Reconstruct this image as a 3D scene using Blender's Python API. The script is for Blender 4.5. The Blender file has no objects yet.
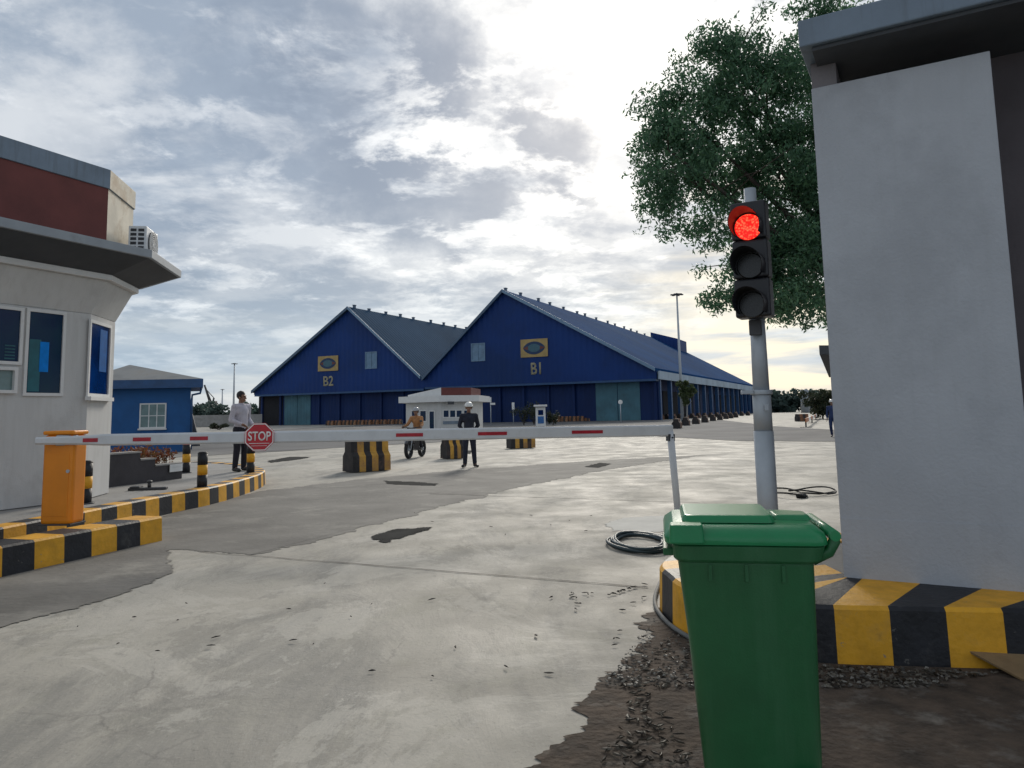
import bpy, bmesh, math, random
import numpy as np
from mathutils import Vector, Matrix, noise
random.seed(7); rng=np.random.default_rng(7)
R=math.radians; PI=math.pi
sc=bpy.context.scene; col=sc.collection
# ------------------------------------------------------------------ camera
F=740.0; CX,CY=512.0,330.0; H=1.5; PITCH=math.atan(82/740); ROLL=-0.02
RC=Matrix.Rotation(PI/2+PITCH,3,'X')@Matrix.Rotation(ROLL,3,'Z')
cd=bpy.data.cameras.new('camera'); cam=bpy.data.objects.new('camera',cd); col.objects.link(cam)
cam.matrix_world=Matrix.Translation((0,0,H))@RC.to_4x4()
cd.lens=F/1024*36; cd.sensor_width=36; cd.shift_y=(CY-384)/1024; cd.clip_end=6000; cd.clip_start=.05
sc.camera=cam
EYE=Vector((0,0,H))
def ray(px,py): return RC@Vector(((px-CX)/F,(CY-py)/F,-1))
def G(px,py,z=0.0):
    r=ray(px,py); t=(z-H)/r.z; return EYE+r*t
def at(px,py,Y):
    r=ray(px,py); return EYE+r*(Y/r.y)
RI=RC.transposed()
def proj(p):
    v=RI@(Vector(p)-EYE); return (CX+F*v.x/-v.z, CY-F*v.y/-v.z)
def zat(x,y,py):
    a,b=-5.0,60.0
    for _ in range(50):
        m=(a+b)/2
        if proj((x,y,m))[1]>py: a=m
        else: b=m
    return (a+b)/2
# ------------------------------------------------------------------ materials
def mat(name,c,rough=.7,c2=None,scale=3.0,var=.15,bump=0.0,bscale=30.0,metal=0.0,emit=None,estr=0,coat=0,dirt=None,dscale=1.2,damt=.5,dth=.5,spec=None,stretch=None,streak=None,chip=None):
    m=bpy.data.materials.new(name); m.use_nodes=True; nt=m.node_tree; N=nt.nodes; L=nt.links
    b=N['Principled BSDF']; b.inputs['Roughness'].default_value=rough; b.inputs['Metallic'].default_value=metal
    if spec is not None: b.inputs['Specular IOR Level'].default_value=spec
    if coat: b.inputs['Coat Weight'].default_value=coat
    tc=N.new('ShaderNodeTexCoord'); src=tc.outputs['Object']
    if stretch:
        mp=N.new('ShaderNodeMapping'); mp.inputs['Scale'].default_value=stretch; L.new(src,mp.inputs[0]); src=mp.outputs[0]
    n=N.new('ShaderNodeTexNoise'); n.inputs['Scale'].default_value=scale; n.inputs['Detail'].default_value=7; n.inputs['Roughness'].default_value=.62
    L.new(src,n.inputs['Vector'])
    if c2 is None: c2=tuple(x*(1-var*1.6) for x in c); c=tuple(min(1,x*(1+var*.6)) for x in c)
    r=N.new('ShaderNodeValToRGB'); r.color_ramp.elements[0].position=.35; r.color_ramp.elements[1].position=.65
    r.color_ramp.elements[0].color=(*c2,1); r.color_ramp.elements[1].color=(*c,1)
    L.new(n.outputs['Fac'],r.inputs[0]); out=r.outputs[0]
    if dirt:
        d=N.new('ShaderNodeTexNoise'); d.inputs['Scale'].default_value=dscale; d.inputs['Detail'].default_value=9; d.inputs['Roughness'].default_value=.7
        L.new(tc.outputs['Object'],d.inputs['Vector'])
        dr=N.new('ShaderNodeMapRange'); dr.inputs[1].default_value=dth; dr.inputs[2].default_value=dth+.15; dr.inputs[3].default_value=0; dr.inputs[4].default_value=damt
        L.new(d.outputs['Fac'],dr.inputs[0])
        mx=N.new('ShaderNodeMixRGB'); L.new(dr.outputs[0],mx.inputs[0]); L.new(out,mx.inputs[1]); mx.inputs[2].default_value=(*dirt,1); out=mx.outputs[0]
    if streak:
        mp=N.new('ShaderNodeMapping'); mp.inputs['Scale'].default_value=(7,7,.55); L.new(tc.outputs['Object'],mp.inputs[0])
        d=N.new('ShaderNodeTexNoise'); d.inputs['Scale'].default_value=1.6; d.inputs['Detail'].default_value=8; d.inputs['Roughness'].default_value=.65; L.new(mp.outputs[0],d.inputs['Vector'])
        dr=N.new('ShaderNodeMapRange'); dr.inputs[1].default_value=.5; dr.inputs[2].default_value=.72; dr.inputs[4].default_value=streak[3]; L.new(d.outputs['Fac'],dr.inputs[0])
        mx=N.new('ShaderNodeMixRGB'); L.new(dr.outputs[0],mx.inputs[0]); L.new(out,mx.inputs[1]); mx.inputs[2].default_value=(*streak[:3],1); out=mx.outputs[0]
    if chip:
        d=N.new('ShaderNodeTexNoise'); d.inputs['Scale'].default_value=14; d.inputs['Detail'].default_value=10; d.inputs['Roughness'].default_value=.75; L.new(tc.outputs['Object'],d.inputs['Vector'])
        dr=N.new('ShaderNodeMapRange'); dr.inputs[1].default_value=.635; dr.inputs[2].default_value=.655; dr.inputs[4].default_value=.85; L.new(d.outputs['Fac'],dr.inputs[0])
        mx=N.new('ShaderNodeMixRGB'); L.new(dr.outputs[0],mx.inputs[0]); L.new(out,mx.inputs[1]); mx.inputs[2].default_value=(*chip,1); out=mx.outputs[0]
    L.new(out,b.inputs['Base Color'])
    if bump:
        n2=N.new('ShaderNodeTexNoise'); n2.inputs['Scale'].default_value=bscale; n2.inputs['Detail'].default_value=6
        L.new(tc.outputs['Object'],n2.inputs['Vector'])
        bp=N.new('ShaderNodeBump'); bp.inputs['Strength'].default_value=bump; bp.inputs['Distance'].default_value=.02
        L.new(n2.outputs['Fac'],bp.inputs['Height']); L.new(bp.outputs[0],b.inputs['Normal'])
    if emit: b.inputs['Emission Color'].default_value=(*emit,1); b.inputs['Emission Strength'].default_value=estr
    return m
def corrugate(m,axis,period=.25,strength=.6):
    nt=m.node_tree; N=nt.nodes; L=nt.links; b=N['Principled BSDF']
    tc=N.new('ShaderNodeTexCoord'); mp=N.new('ShaderNodeVectorMath'); mp.operation='DOT_PRODUCT'; mp.inputs[1].default_value=axis
    L.new(tc.outputs['Object'],mp.inputs[0])
    s=N.new('ShaderNodeMath'); s.operation='MULTIPLY'; s.inputs[1].default_value=2*PI/period; L.new(mp.outputs['Value'],s.inputs[0])
    w=N.new('ShaderNodeMath'); w.operation='SINE'; L.new(s.outputs[0],w.inputs[0])
    bp=N.new('ShaderNodeBump'); bp.inputs['Strength'].default_value=strength; bp.inputs['Distance'].default_value=.05
    L.new(w.outputs[0],bp.inputs['Height']); L.new(bp.outputs[0],b.inputs['Normal'])
    return m
M={}
M['yellow']=mat('yellow kerb paint',(.78,.385,.018),.6,scale=6,var=.14,bump=.25,bscale=25,dirt=(.16,.11,.06),dscale=3,damt=.5,dth=.58,chip=(.25,.22,.17))
M['black']=mat('black kerb paint',(.014,.015,.02),.55,scale=6,var=.3,bump=.25,bscale=25,dirt=(.12,.115,.11),dscale=3.1,damt=.45,dth=.57,chip=(.13,.125,.115))
M['yelworn']=mat('worn yellow paint',(.66,.36,.06),.8,scale=5,var=.25,bump=.25,dirt=(.22,.12,.07),dscale=2.5,damt=.8,dth=.46,chip=(.3,.27,.22))
M['blkworn']=mat('worn black paint',(.03,.027,.028),.75,scale=5,var=.3,bump=.25,dirt=(.16,.08,.05),dscale=2.5,damt=.6,dth=.53)
M['orange']=mat('orange powder coat',(.80,.26,.008),.42,scale=2,var=.06,dirt=(.25,.14,.06),dscale=1.8,damt=.35,dth=.58,bump=.03,bscale=90)
M['armwhite']=mat('white painted aluminium',(.62,.64,.66),.45,scale=4,var=.06,dirt=(.3,.29,.27),dscale=4,damt=.35,dth=.56)
M['redtape']=mat('red reflective tape',(.42,.015,.03),.4,scale=20,var=.15)
M['stopred']=mat('stop sign red',(.5,.018,.03),.4,scale=8,var=.1)
M['signwhite']=mat('sign white',(.78,.78,.76),.5,var=.05)
M['metal']=mat('galvanised steel',(.42,.46,.5),.5,scale=8,var=.05,metal=.1,bump=.05,dirt=(.3,.3,.3),dscale=5,damt=.2,dth=.58)
M['darkmetal']=mat('dark metal',(.05,.052,.058),.5,var=.2)
M['blackplastic']=mat('black plastic',(.012,.013,.018),.42,var=.2)
M['lensoff']=mat('dark lens',(.012,.014,.017),.25,var=.3,scale=60)
M['bin']=mat('green plastic',(.008,.10,.03),.42,scale=3,var=.12,bump=.06,bscale=120,dirt=(.05,.14,.07),dscale=7,damt=.3,dth=.6,streak=(.03,.13,.055,.45))
M['binlid']=mat('green lid plastic',(.010,.21,.075),.3,scale=3,var=.1,bump=.04,bscale=100,dirt=(.1,.2,.12),dscale=6,damt=.3,dth=.6)
M['rubber']=mat('rubber',(.018,.018,.02),.8,var=.3)
M['plaster']=mat('white plaster',(.56,.56,.55),.85,scale=1.3,var=.06,bump=.15,bscale=60,dirt=(.36,.35,.34),dscale=.9,damt=.5,dth=.55,stretch=(1,1,.4),streak=(.36,.35,.33,.3))
M['slab']=mat('grey white painted slab',(.43,.45,.485),.8,scale=1.5,var=.05,bump=.22,bscale=45,dirt=(.35,.365,.395),dscale=1.3,damt=.7,dth=.5,streak=(.35,.36,.375,.25))
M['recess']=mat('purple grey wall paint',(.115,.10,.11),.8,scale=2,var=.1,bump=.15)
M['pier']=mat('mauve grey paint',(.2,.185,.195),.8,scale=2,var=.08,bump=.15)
M['fascia']=mat('blue grey roof fascia',(.17,.22,.28),.6,scale=2,var=.1,bump=.08,streak=(.1,.12,.14,.6))
M['fascialt']=mat('pale grey roof fascia',(.3,.33,.36),.6,scale=2,var=.1,dirt=(.15,.15,.15),dscale=2,damt=.5,dth=.55)
M['soffit']=mat('shade dark soffit',(.055,.06,.068),.7,var=.12)  # dark because unlit: the shade is put into the base colour
M['maroon']=mat('maroon cladding',(.14,.035,.03),.7,scale=2,var=.12,bump=.1)
M['cream']=mat('cream plaster',(.62,.57,.47),.8,scale=2,var=.1,dirt=(.4,.3,.2),dscale=2.2,damt=.7,dth=.5,bump=.1)
M['trim']=mat('white trim',(.68,.68,.67),.6,var=.05,dirt=(.45,.44,.42),dscale=3,damt=.4,dth=.56)
M['glass']=mat('dark blue tinted glass',(.001,.012,.06),.08,scale=1.2,c2=(.002,.03,.06),spec=.22)
M['glass2']=mat('cobalt tinted glass',(.002,.035,.17),.08,scale=1.0,c2=(.001,.006,.03),spec=.2)
M['teal']=mat('teal blind',(.01,.11,.14),.5,var=.2,scale=4)
M['blind']=mat('painted blue pane light',(.008,.22,.7),.5,spec=.1,var=.12,scale=6)  # light seen in the gatehouse glass, painted as blue; not a blind
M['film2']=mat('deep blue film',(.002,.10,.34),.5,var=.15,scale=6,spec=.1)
M['pane']=mat('pale window pane',(.12,.22,.34),.1,var=.2,scale=1)
M['greypane']=mat('grey green window pane',(.16,.24,.24),.15,var=.15)
M['bluewall']=mat('blue painted wall',(.008,.09,.27),.7,scale=1.5,var=.1,bump=.1)
M['bluetrim']=mat('blue steel trim',(.015,.07,.19),.5,var=.15)
M['roofgrey']=mat('grey roof sheet',(.27,.27,.26),.6,scale=.8,var=.15,dirt=(.2,.17,.13),dscale=.8,damt=.5,dth=.5)
M['darkwall']=mat('charcoal tiles',(.045,.04,.045),.6,scale=3,var=.18,bump=.1)
M['concrete']=mat('island concrete',(.33,.32,.305),.9,scale=2,var=.14,bump=.4,bscale=25,dirt=(.17,.16,.145),dscale=1,damt=.6,dth=.52)
u3=(.425,.905,0); g3=(.905,-.425,0)
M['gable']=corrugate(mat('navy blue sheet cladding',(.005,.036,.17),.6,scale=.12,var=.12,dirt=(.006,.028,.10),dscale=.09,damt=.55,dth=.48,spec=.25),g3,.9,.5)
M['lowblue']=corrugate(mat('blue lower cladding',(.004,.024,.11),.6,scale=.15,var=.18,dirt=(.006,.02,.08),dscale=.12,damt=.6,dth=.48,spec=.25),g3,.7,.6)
M['roofslate']=corrugate(mat('slate blue roof sheet',(.045,.085,.14),1.0,spec=.03,scale=.1,var=.12,stretch=(1,1,.3)),u3,.9,.5)
M['roofblue']=corrugate(mat('blue roof sheet',(.008,.058,.17),1.0,spec=.03,scale=.1,var=.15,stretch=(1,1,.3),dirt=(.03,.07,.13),dscale=.06,damt=.4,dth=.5),u3,.9,.5)
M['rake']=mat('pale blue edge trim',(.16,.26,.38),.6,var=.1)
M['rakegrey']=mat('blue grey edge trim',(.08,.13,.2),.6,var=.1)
M['canopy']=mat('weathered canopy fascia',(.3,.38,.46),.6,scale=.3,var=.15)
M['tealdoor']=corrugate(mat('faded teal door',(.05,.15,.20),.6,scale=.4,var=.15,dirt=(.04,.08,.1),dscale=.3,damt=.5,dth=.5),g3,.6,.4)
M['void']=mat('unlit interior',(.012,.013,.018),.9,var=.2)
M['logoyel']=mat('faded yellow sign',(.42,.3,.12),.7,scale=1.2,var=.12)
M['logodark']=mat('logo navy',(.02,.05,.12),.7,var=.1)
M['logored']=mat('logo rust',(.16,.05,.04),.7,var=.1)
M['logoteal']=mat('logo teal',(.06,.14,.18),.7,var=.1)
M['letter']=mat('faded lettering',(.33,.3,.2),.7,var=.1)
M['bark']=mat('bark',(.07,.055,.045),.9,scale=8,var=.35,bump=.5)
M['whitebark']=mat('limewashed bark',(.4,.4,.38),.9,var=.15)
def leafmat(name,c1,c2,c3):
    m=bpy.data.materials.new(name); m.use_nodes=True; nt=m.node_tree; N=nt.nodes; L=nt.links; b=N['Principled BSDF']
    g=N.new('ShaderNodeNewGeometry'); r=N.new('ShaderNodeValToRGB'); r.color_ramp.elements[0].color=(*c1,1); r.color_ramp.elements[1].color=(*c3,1)
    e=r.color_ramp.elements.new(.5); e.color=(*c2,1); L.new(g.outputs['Random Per Island'],r.inputs[0]); L.new(r.outputs[0],b.inputs['Base Color'])
    b.inputs['Roughness'].default_value=.5
    t=N.new('ShaderNodeBsdfTranslucent'); L.new(r.outputs[0],t.inputs[0]); mx=N.new('ShaderNodeMixShader'); mx.inputs[0].default_value=.45
    L.new(b.outputs[0],mx.inputs[1]); L.new(t.outputs[0],mx.inputs[2]); L.new(mx.outputs[0],N['Material Output'].inputs[0]); return m
M['leaf']=leafmat('green leaves',(.05,.12,.075),(.075,.17,.09),(.12,.24,.12))
M['farleaf']=leafmat('haze blue foliage',(.045,.075,.07),(.06,.095,.085),(.08,.12,.10))  # blue of distance haze mixed into the leaf colours
M['yoleaf']=leafmat('young leaves',(.04,.07,.03),(.07,.1,.04),(.1,.13,.05))
M['redleaf']=leafmat('reddish leaves',(.14,.04,.02),(.2,.07,.03),(.12,.08,.03))
M['skin']=mat('skin',(.24,.13,.085),.55,var=.08)
M['lips']=mat('lips',(.2,.07,.06),.5,var=.05)
M['eye']=mat('dark eyes',(.02,.015,.012),.3,var=.05)
M['hair']=mat('black hair',(.012,.01,.01),.6,var=.2,scale=60,bump=.3)
M['shirt']=mat('pale shirt cotton',(.5,.48,.54),.85,scale=9,var=.1,bump=.25,bscale=9)
M['trousers']=mat('dark trouser cloth',(.016,.016,.026),.85,scale=9,var=.2,bump=.3,bscale=9)
M['uniform']=mat('dark navy uniform cloth',(.018,.022,.04),.85,scale=9,var=.25,bump=.3,bscale=9)
M['jacket']=mat('tan orange jacket',(.42,.2,.08),.8,scale=9,var=.2,bump=.3,bscale=9)
M['bluecloth']=mat('blue work cloth',(.02,.04,.12),.85,scale=9,var=.2,bump=.3,bscale=9)
M['shoe']=mat('black shoe leather',(.015,.014,.014),.4,var=.1)
M['helmet']=mat('white helmet shell',(.72,.72,.7),.3,var=.04)
M['helmetg']=mat('grey helmet shell',(.35,.36,.38),.3,var=.08)
M['bikepaint']=mat('dark motorbike paint',(.03,.03,.036),.25,var=.2,coat=.5)
M['bikegrey']=mat('silver motorbike plastic',(.3,.31,.33),.35,var=.1)
M['hose']=mat('dark teal hose',(.035,.06,.07),.5,var=.2)
M['hosegrey']=mat('dusty grey hose',(.17,.175,.17),.75,var=.2,scale=12)
M['card']=mat('damp cardboard',(.30,.2,.1),.9,scale=2.5,var=.2,bump=.15,dirt=(.05,.03,.02),dscale=5,damt=.85,dth=.6)
M['litter']=leafmat('dry litter',(.03,.025,.02),(.09,.07,.05),(.3,.27,.22))
M['pebble']=leafmat('pebbles',(.1,.09,.08),(.24,.22,.19),(.42,.4,.36))
M['twig']=leafmat('dark twigs',(.02,.02,.018),(.04,.035,.03),(.08,.07,.055))
M['shrubdark']=leafmat('dark shrub leaves',(.02,.035,.02),(.035,.05,.025),(.06,.06,.03))
M['poster']=mat('blue poster',(.03,.16,.45),.5,var=.3,scale=8)
M['rw_orange']=mat('orange barricade paint',(.5,.17,.05),.6,var=.2)
# ------------------------------------------------------------------ mesh builder
class MB:
    def __init__(s): s.bm=bmesh.new(); s.mats=[]
    def mi(s,m):
        if m is None: return 0
        if m not in s.mats: s.mats.append(m)
        return s.mats.index(m)
    def face(s,pts,m=None,smooth=False):
        vs=[s.bm.verts.new(p) for p in pts]; f=s.bm.faces.new(vs); f.material_index=s.mi(m); f.smooth=smooth; return f
    def hexa(s,b,t,m=None):
        vb=[s.bm.verts.new(p) for p in b]; vt=[s.bm.verts.new(p) for p in t]; n=len(b); k=s.mi(m)
        fs=[s.bm.faces.new(vb[::-1]),s.bm.faces.new(vt)]
        for i in range(n): fs.append(s.bm.faces.new((vb[i],vb[(i+1)%n],vt[(i+1)%n],vt[i])))
        for f in fs: f.material_index=k
        return fs
    def box(s,c,d,m=None,rz=0,ax=None):
        c=Vector(c); X,Y,Z=(Vector((math.cos(rz),math.sin(rz),0)),Vector((-math.sin(rz),math.cos(rz),0)),Vector((0,0,1))) if ax is None else ax
        x,y,z=d[0]/2,d[1]/2,d[2]/2
        q=[(-x,-y),(x,-y),(x,y),(-x,y)]
        return s.hexa([c+X*a+Y*b-Z*z for a,b in q],[c+X*a+Y*b+Z*z for a,b in q],m)
    def prism(s,poly,z0,z1,m=None,poly2=None,sidem=None):
        p2=poly2 or poly
        fs=s.hexa([Vector((p[0],p[1],z0)) for p in poly],[Vector((p[0],p[1],z1)) for p in p2],m)
        if sidem:
            for i,mm in enumerate(sidem): fs[2+i].material_index=s.mi(mm)
        return fs
    def cyl(s,a,b,r0,r1=None,m=None,n=16,caps=True,smooth=True):
        a,b=Vector(a),Vector(b); r1=r0 if r1 is None else r1; d=(b-a).normalized()
        u=d.orthogonal().normalized(); v=d.cross(u); k=s.mi(m)
        A=[];B=[]
        for i in range(n):
            t=2*PI*i/n; w=u*math.cos(t)+v*math.sin(t); A.append(s.bm.verts.new(a+w*r0)); B.append(s.bm.verts.new(b+w*r1))
        for i in range(n):
            f=s.bm.faces.new((A[i],A[(i+1)%n],B[(i+1)%n],B[i])); f.smooth=smooth; f.material_index=k
        if caps:
            f=s.bm.faces.new(A[::-1]); f.material_index=k; f=s.bm.faces.new(B); f.material_index=k
    def tube(s,pts,r,m=None,n=8,closed=False,radii=None):
        pts=[Vector(p) for p in pts]; k=s.mi(m); rings=[]; N_=len(pts); u=None
        for i,p in enumerate(pts):
            d=(pts[(i+1)%N_ if closed else min(i+1,N_-1)]-pts[i-1 if (closed or i>0) else 0]).normalized()
            if u is None: u=d.orthogonal().normalized()
            u=(u-d*u.dot(d)).normalized(); v=d.cross(u); rr=radii[i] if radii else r
            rings.append([s.bm.verts.new(p+(u*math.cos(2*PI*j/n)+v*math.sin(2*PI*j/n))*rr) for j in range(n)])
        for i in range(N_ if closed else N_-1):
            a,b=rings[i],rings[(i+1)%N_]
            for j in range(n):
                f=s.bm.faces.new((a[j],a[(j+1)%n],b[(j+1)%n],b[j])); f.smooth=True; f.material_index=k
        if not closed:
            f=s.bm.faces.new(rings[0][::-1]); f.material_index=k; f=s.bm.faces.new(rings[-1]); f.material_index=k
    def ell(s,c,r,m=None,seg=20,rings=14,rot=None,cut=None):
        k=s.mi(m); mm=Matrix.Translation(c)@(rot.to_4x4() if rot else Matrix.Identity(4))@Matrix.Diagonal((*r,1))
        res=bmesh.ops.create_uvsphere(s.bm,u_segments=seg,v_segments=rings,radius=1,matrix=mm)
        fs={f for v in res['verts'] for f in v.link_faces}
        for f in fs: f.smooth=True; f.material_index=k
        return res['verts']
    def build(s,name,m=None,parent=None,bevel=0,loc=None,recalc=True,seg=2):
        if recalc: bmesh.ops.recalc_face_normals(s.bm,faces=s.bm.faces[:])
        me=bpy.data.meshes.new(name)
        if loc is not None: bmesh.ops.translate(s.bm,verts=s.bm.verts[:],vec=-Vector(loc))
        s.bm.to_mesh(me); s.bm.free()
        if s.mats and m is None:
            for x in s.mats: me.materials.append(x)
        elif m: me.materials.append(m)
        o=bpy.data.objects.new(name,me); col.objects.link(o)
        if loc is not None: o.location=loc
        if parent is not None:
            o.parent=parent
            if loc is None: o.matrix_parent_inverse=PINV.get(parent.name,Matrix.Identity(4))
        if bevel:
            b=o.modifiers.new('bevel','BEVEL'); b.width=bevel; b.segments=seg; b.limit_method='ANGLE'; b.angle_limit=R(40); b.harden_normals=False
        return o
PINV={}
def tag(o,label=None,cat=None,group=None,kind=None):
    if label: o['label']=label
    if cat: o['category']=cat
    if group: o['group']=group
    if kind: o['kind']=kind
    return o
def thing(name,label,cat,loc=(0,0,0),rz=0,group=None,world=True):
    """Empty at the thing's base. world=True: parts are built in world coordinates; False: in local ones."""
    o=bpy.data.objects.new(name,None); col.objects.link(o); o.location=loc; o.rotation_euler=(0,0,rz); o.empty_display_size=.2
    tag(o,label,cat,group)
    PINV[o.name]=(Matrix.Translation(loc)@Matrix.Rotation(rz,4,'Z')).inverted() if world else Matrix.Identity(4)
    return o
def structure(o): o['kind']='structure'; return o
def copy_tree(root,loc,rz,label,scale=None):
    r=root.copy(); col.objects.link(r); r.location=loc; r.rotation_euler=(0,0,rz); r['label']=label
    if scale: r.scale=scale
    for ch in list(root.children):
        c=ch.copy(); col.objects.link(c); c.parent=r
        for g in ch.children:
            d=g.copy(); col.objects.link(d); d.parent=c
    return r
class Wall:
    def __init__(s,A,B):
        s.A=Vector((A[0],A[1],0)); s.e=Vector((B[0]-A[0],B[1]-A[1],0)); s.L=s.e.length; s.e.normalize()
        s.n=Vector((s.e.y,-s.e.x,0))
        if s.n.dot(EYE-s.A)<0: s.n=-s.n
    def uz(s,px,py,d=0):
        r=ray(px,py); t=(s.A+s.n*d-EYE).dot(s.n)/r.dot(s.n); p=EYE+r*t; return ((p-s.A).dot(s.e),p.z)
    def P(s,u,z,d=0): return s.A+s.e*u+s.n*d+Vector((0,0,z))
    def box(s,mb,u0,u1,z0,z1,d0,d1,m=None):
        c=s.P((u0+u1)/2,(z0+z1)/2,(d0+d1)/2)
        return mb.box(c,(abs(u1-u0),abs(d1-d0),abs(z1-z0)),m,ax=(s.e,s.n,Vector((0,0,1))))
    def rect(s,px0,py0,px1,py1,d=0):
        mx,my=(px0+px1)/2,(py0+py1)/2
        u0=s.uz(px0,my,d)[0]; u1=s.uz(px1,my,d)[0]; z1=s.uz(mx,py0,d)[1]; z0=s.uz(mx,py1,d)[1]
        return min(u0,u1),max(u0,u1),z0,z1
    def frame(s,mb,u0,u1,z0,z1,w,d0,d1,m=None):
        s.box(mb,u0-w,u1+w,z1,z1+w,d0,d1,m); s.box(mb,u0-w,u1+w,z0-w,z0,d0,d1,m)
        s.box(mb,u0-w,u0,z0,z1,d0,d1,m); s.box(mb,u1,u1+w,z0,z1,d0,d1,m)
    def poly(s,mb,pts,d0,d1,m=None):
        return mb.hexa([s.P(u,z,d0) for u,z in pts],[s.P(u,z,d1) for u,z in pts],m)
def offset_poly(pts,o):
    n=len(pts); out=[]
    area=sum(pts[i][0]*pts[(i+1)%n][1]-pts[(i+1)%n][0]*pts[i][1] for i in range(n)); sg=1 if area>0 else -1
    for i in range(n):
        a,b,c=[Vector((*pts[(i+k)%n][:2],)) for k in (-1,0,1)]
        e1=(b-a).normalized(); e2=(c-b).normalized()
        n1=Vector((e1.y,-e1.x))*sg; n2=Vector((e2.y,-e2.x))*sg
        out.append(b+(n1+n2)*(o/(1+n1.dot(n2))))
    return out
def text_mesh(name,txt,m,loc,ex,ez,height,parent,width=None,depth=.004,offset=0.0):
    cu=bpy.data.curves.new('t','FONT'); cu.body=txt; cu.size=1; cu.extrude=0; cu.offset=offset; cu.align_x='LEFT'
    t=bpy.data.objects.new('t',cu); col.objects.link(t); bpy.context.view_layer.update()
    me=bpy.data.meshes.new_from_object(t.evaluated_get(bpy.context.evaluated_depsgraph_get())); bpy.data.objects.remove(t)
    co=np.array([v.co[:] for v in me.vertices]); mn,mx=co.min(0),co.max(0); s=height/(mx[1]-mn[1]); sx=s if width is None else width/(mx[0]-mn[0])
    ex,ez=Vector(ex).normalized(),Vector(ez).normalized()
    for v in me.vertices:
        v.co=Vector(loc)+ex*((v.co.x-(mn[0]+mx[0])/2)*sx)+ez*((v.co.y-(mn[1]+mx[1])/2)*s)
    bm=bmesh.new(); bm.from_mesh(me)
    r=bmesh.ops.extrude_face_region(bm,geom=bm.faces[:]); nn=ex.cross(ez)*depth
    bmesh.ops.translate(bm,verts=[v for v in r['geom'] if isinstance(v,bmesh.types.BMVert)],vec=nn)
    bmesh.ops.recalc_face_normals(bm,faces=bm.faces[:]); bm.to_mesh(me); bm.free()
    me.materials.clear(); me.materials.append(m); me.name=name
    o=bpy.data.objects.new(name,me); col.objects.link(o); o.parent=parent
    o.matrix_parent_inverse=PINV.get(parent.name,Matrix.Identity(4)); return o
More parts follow.
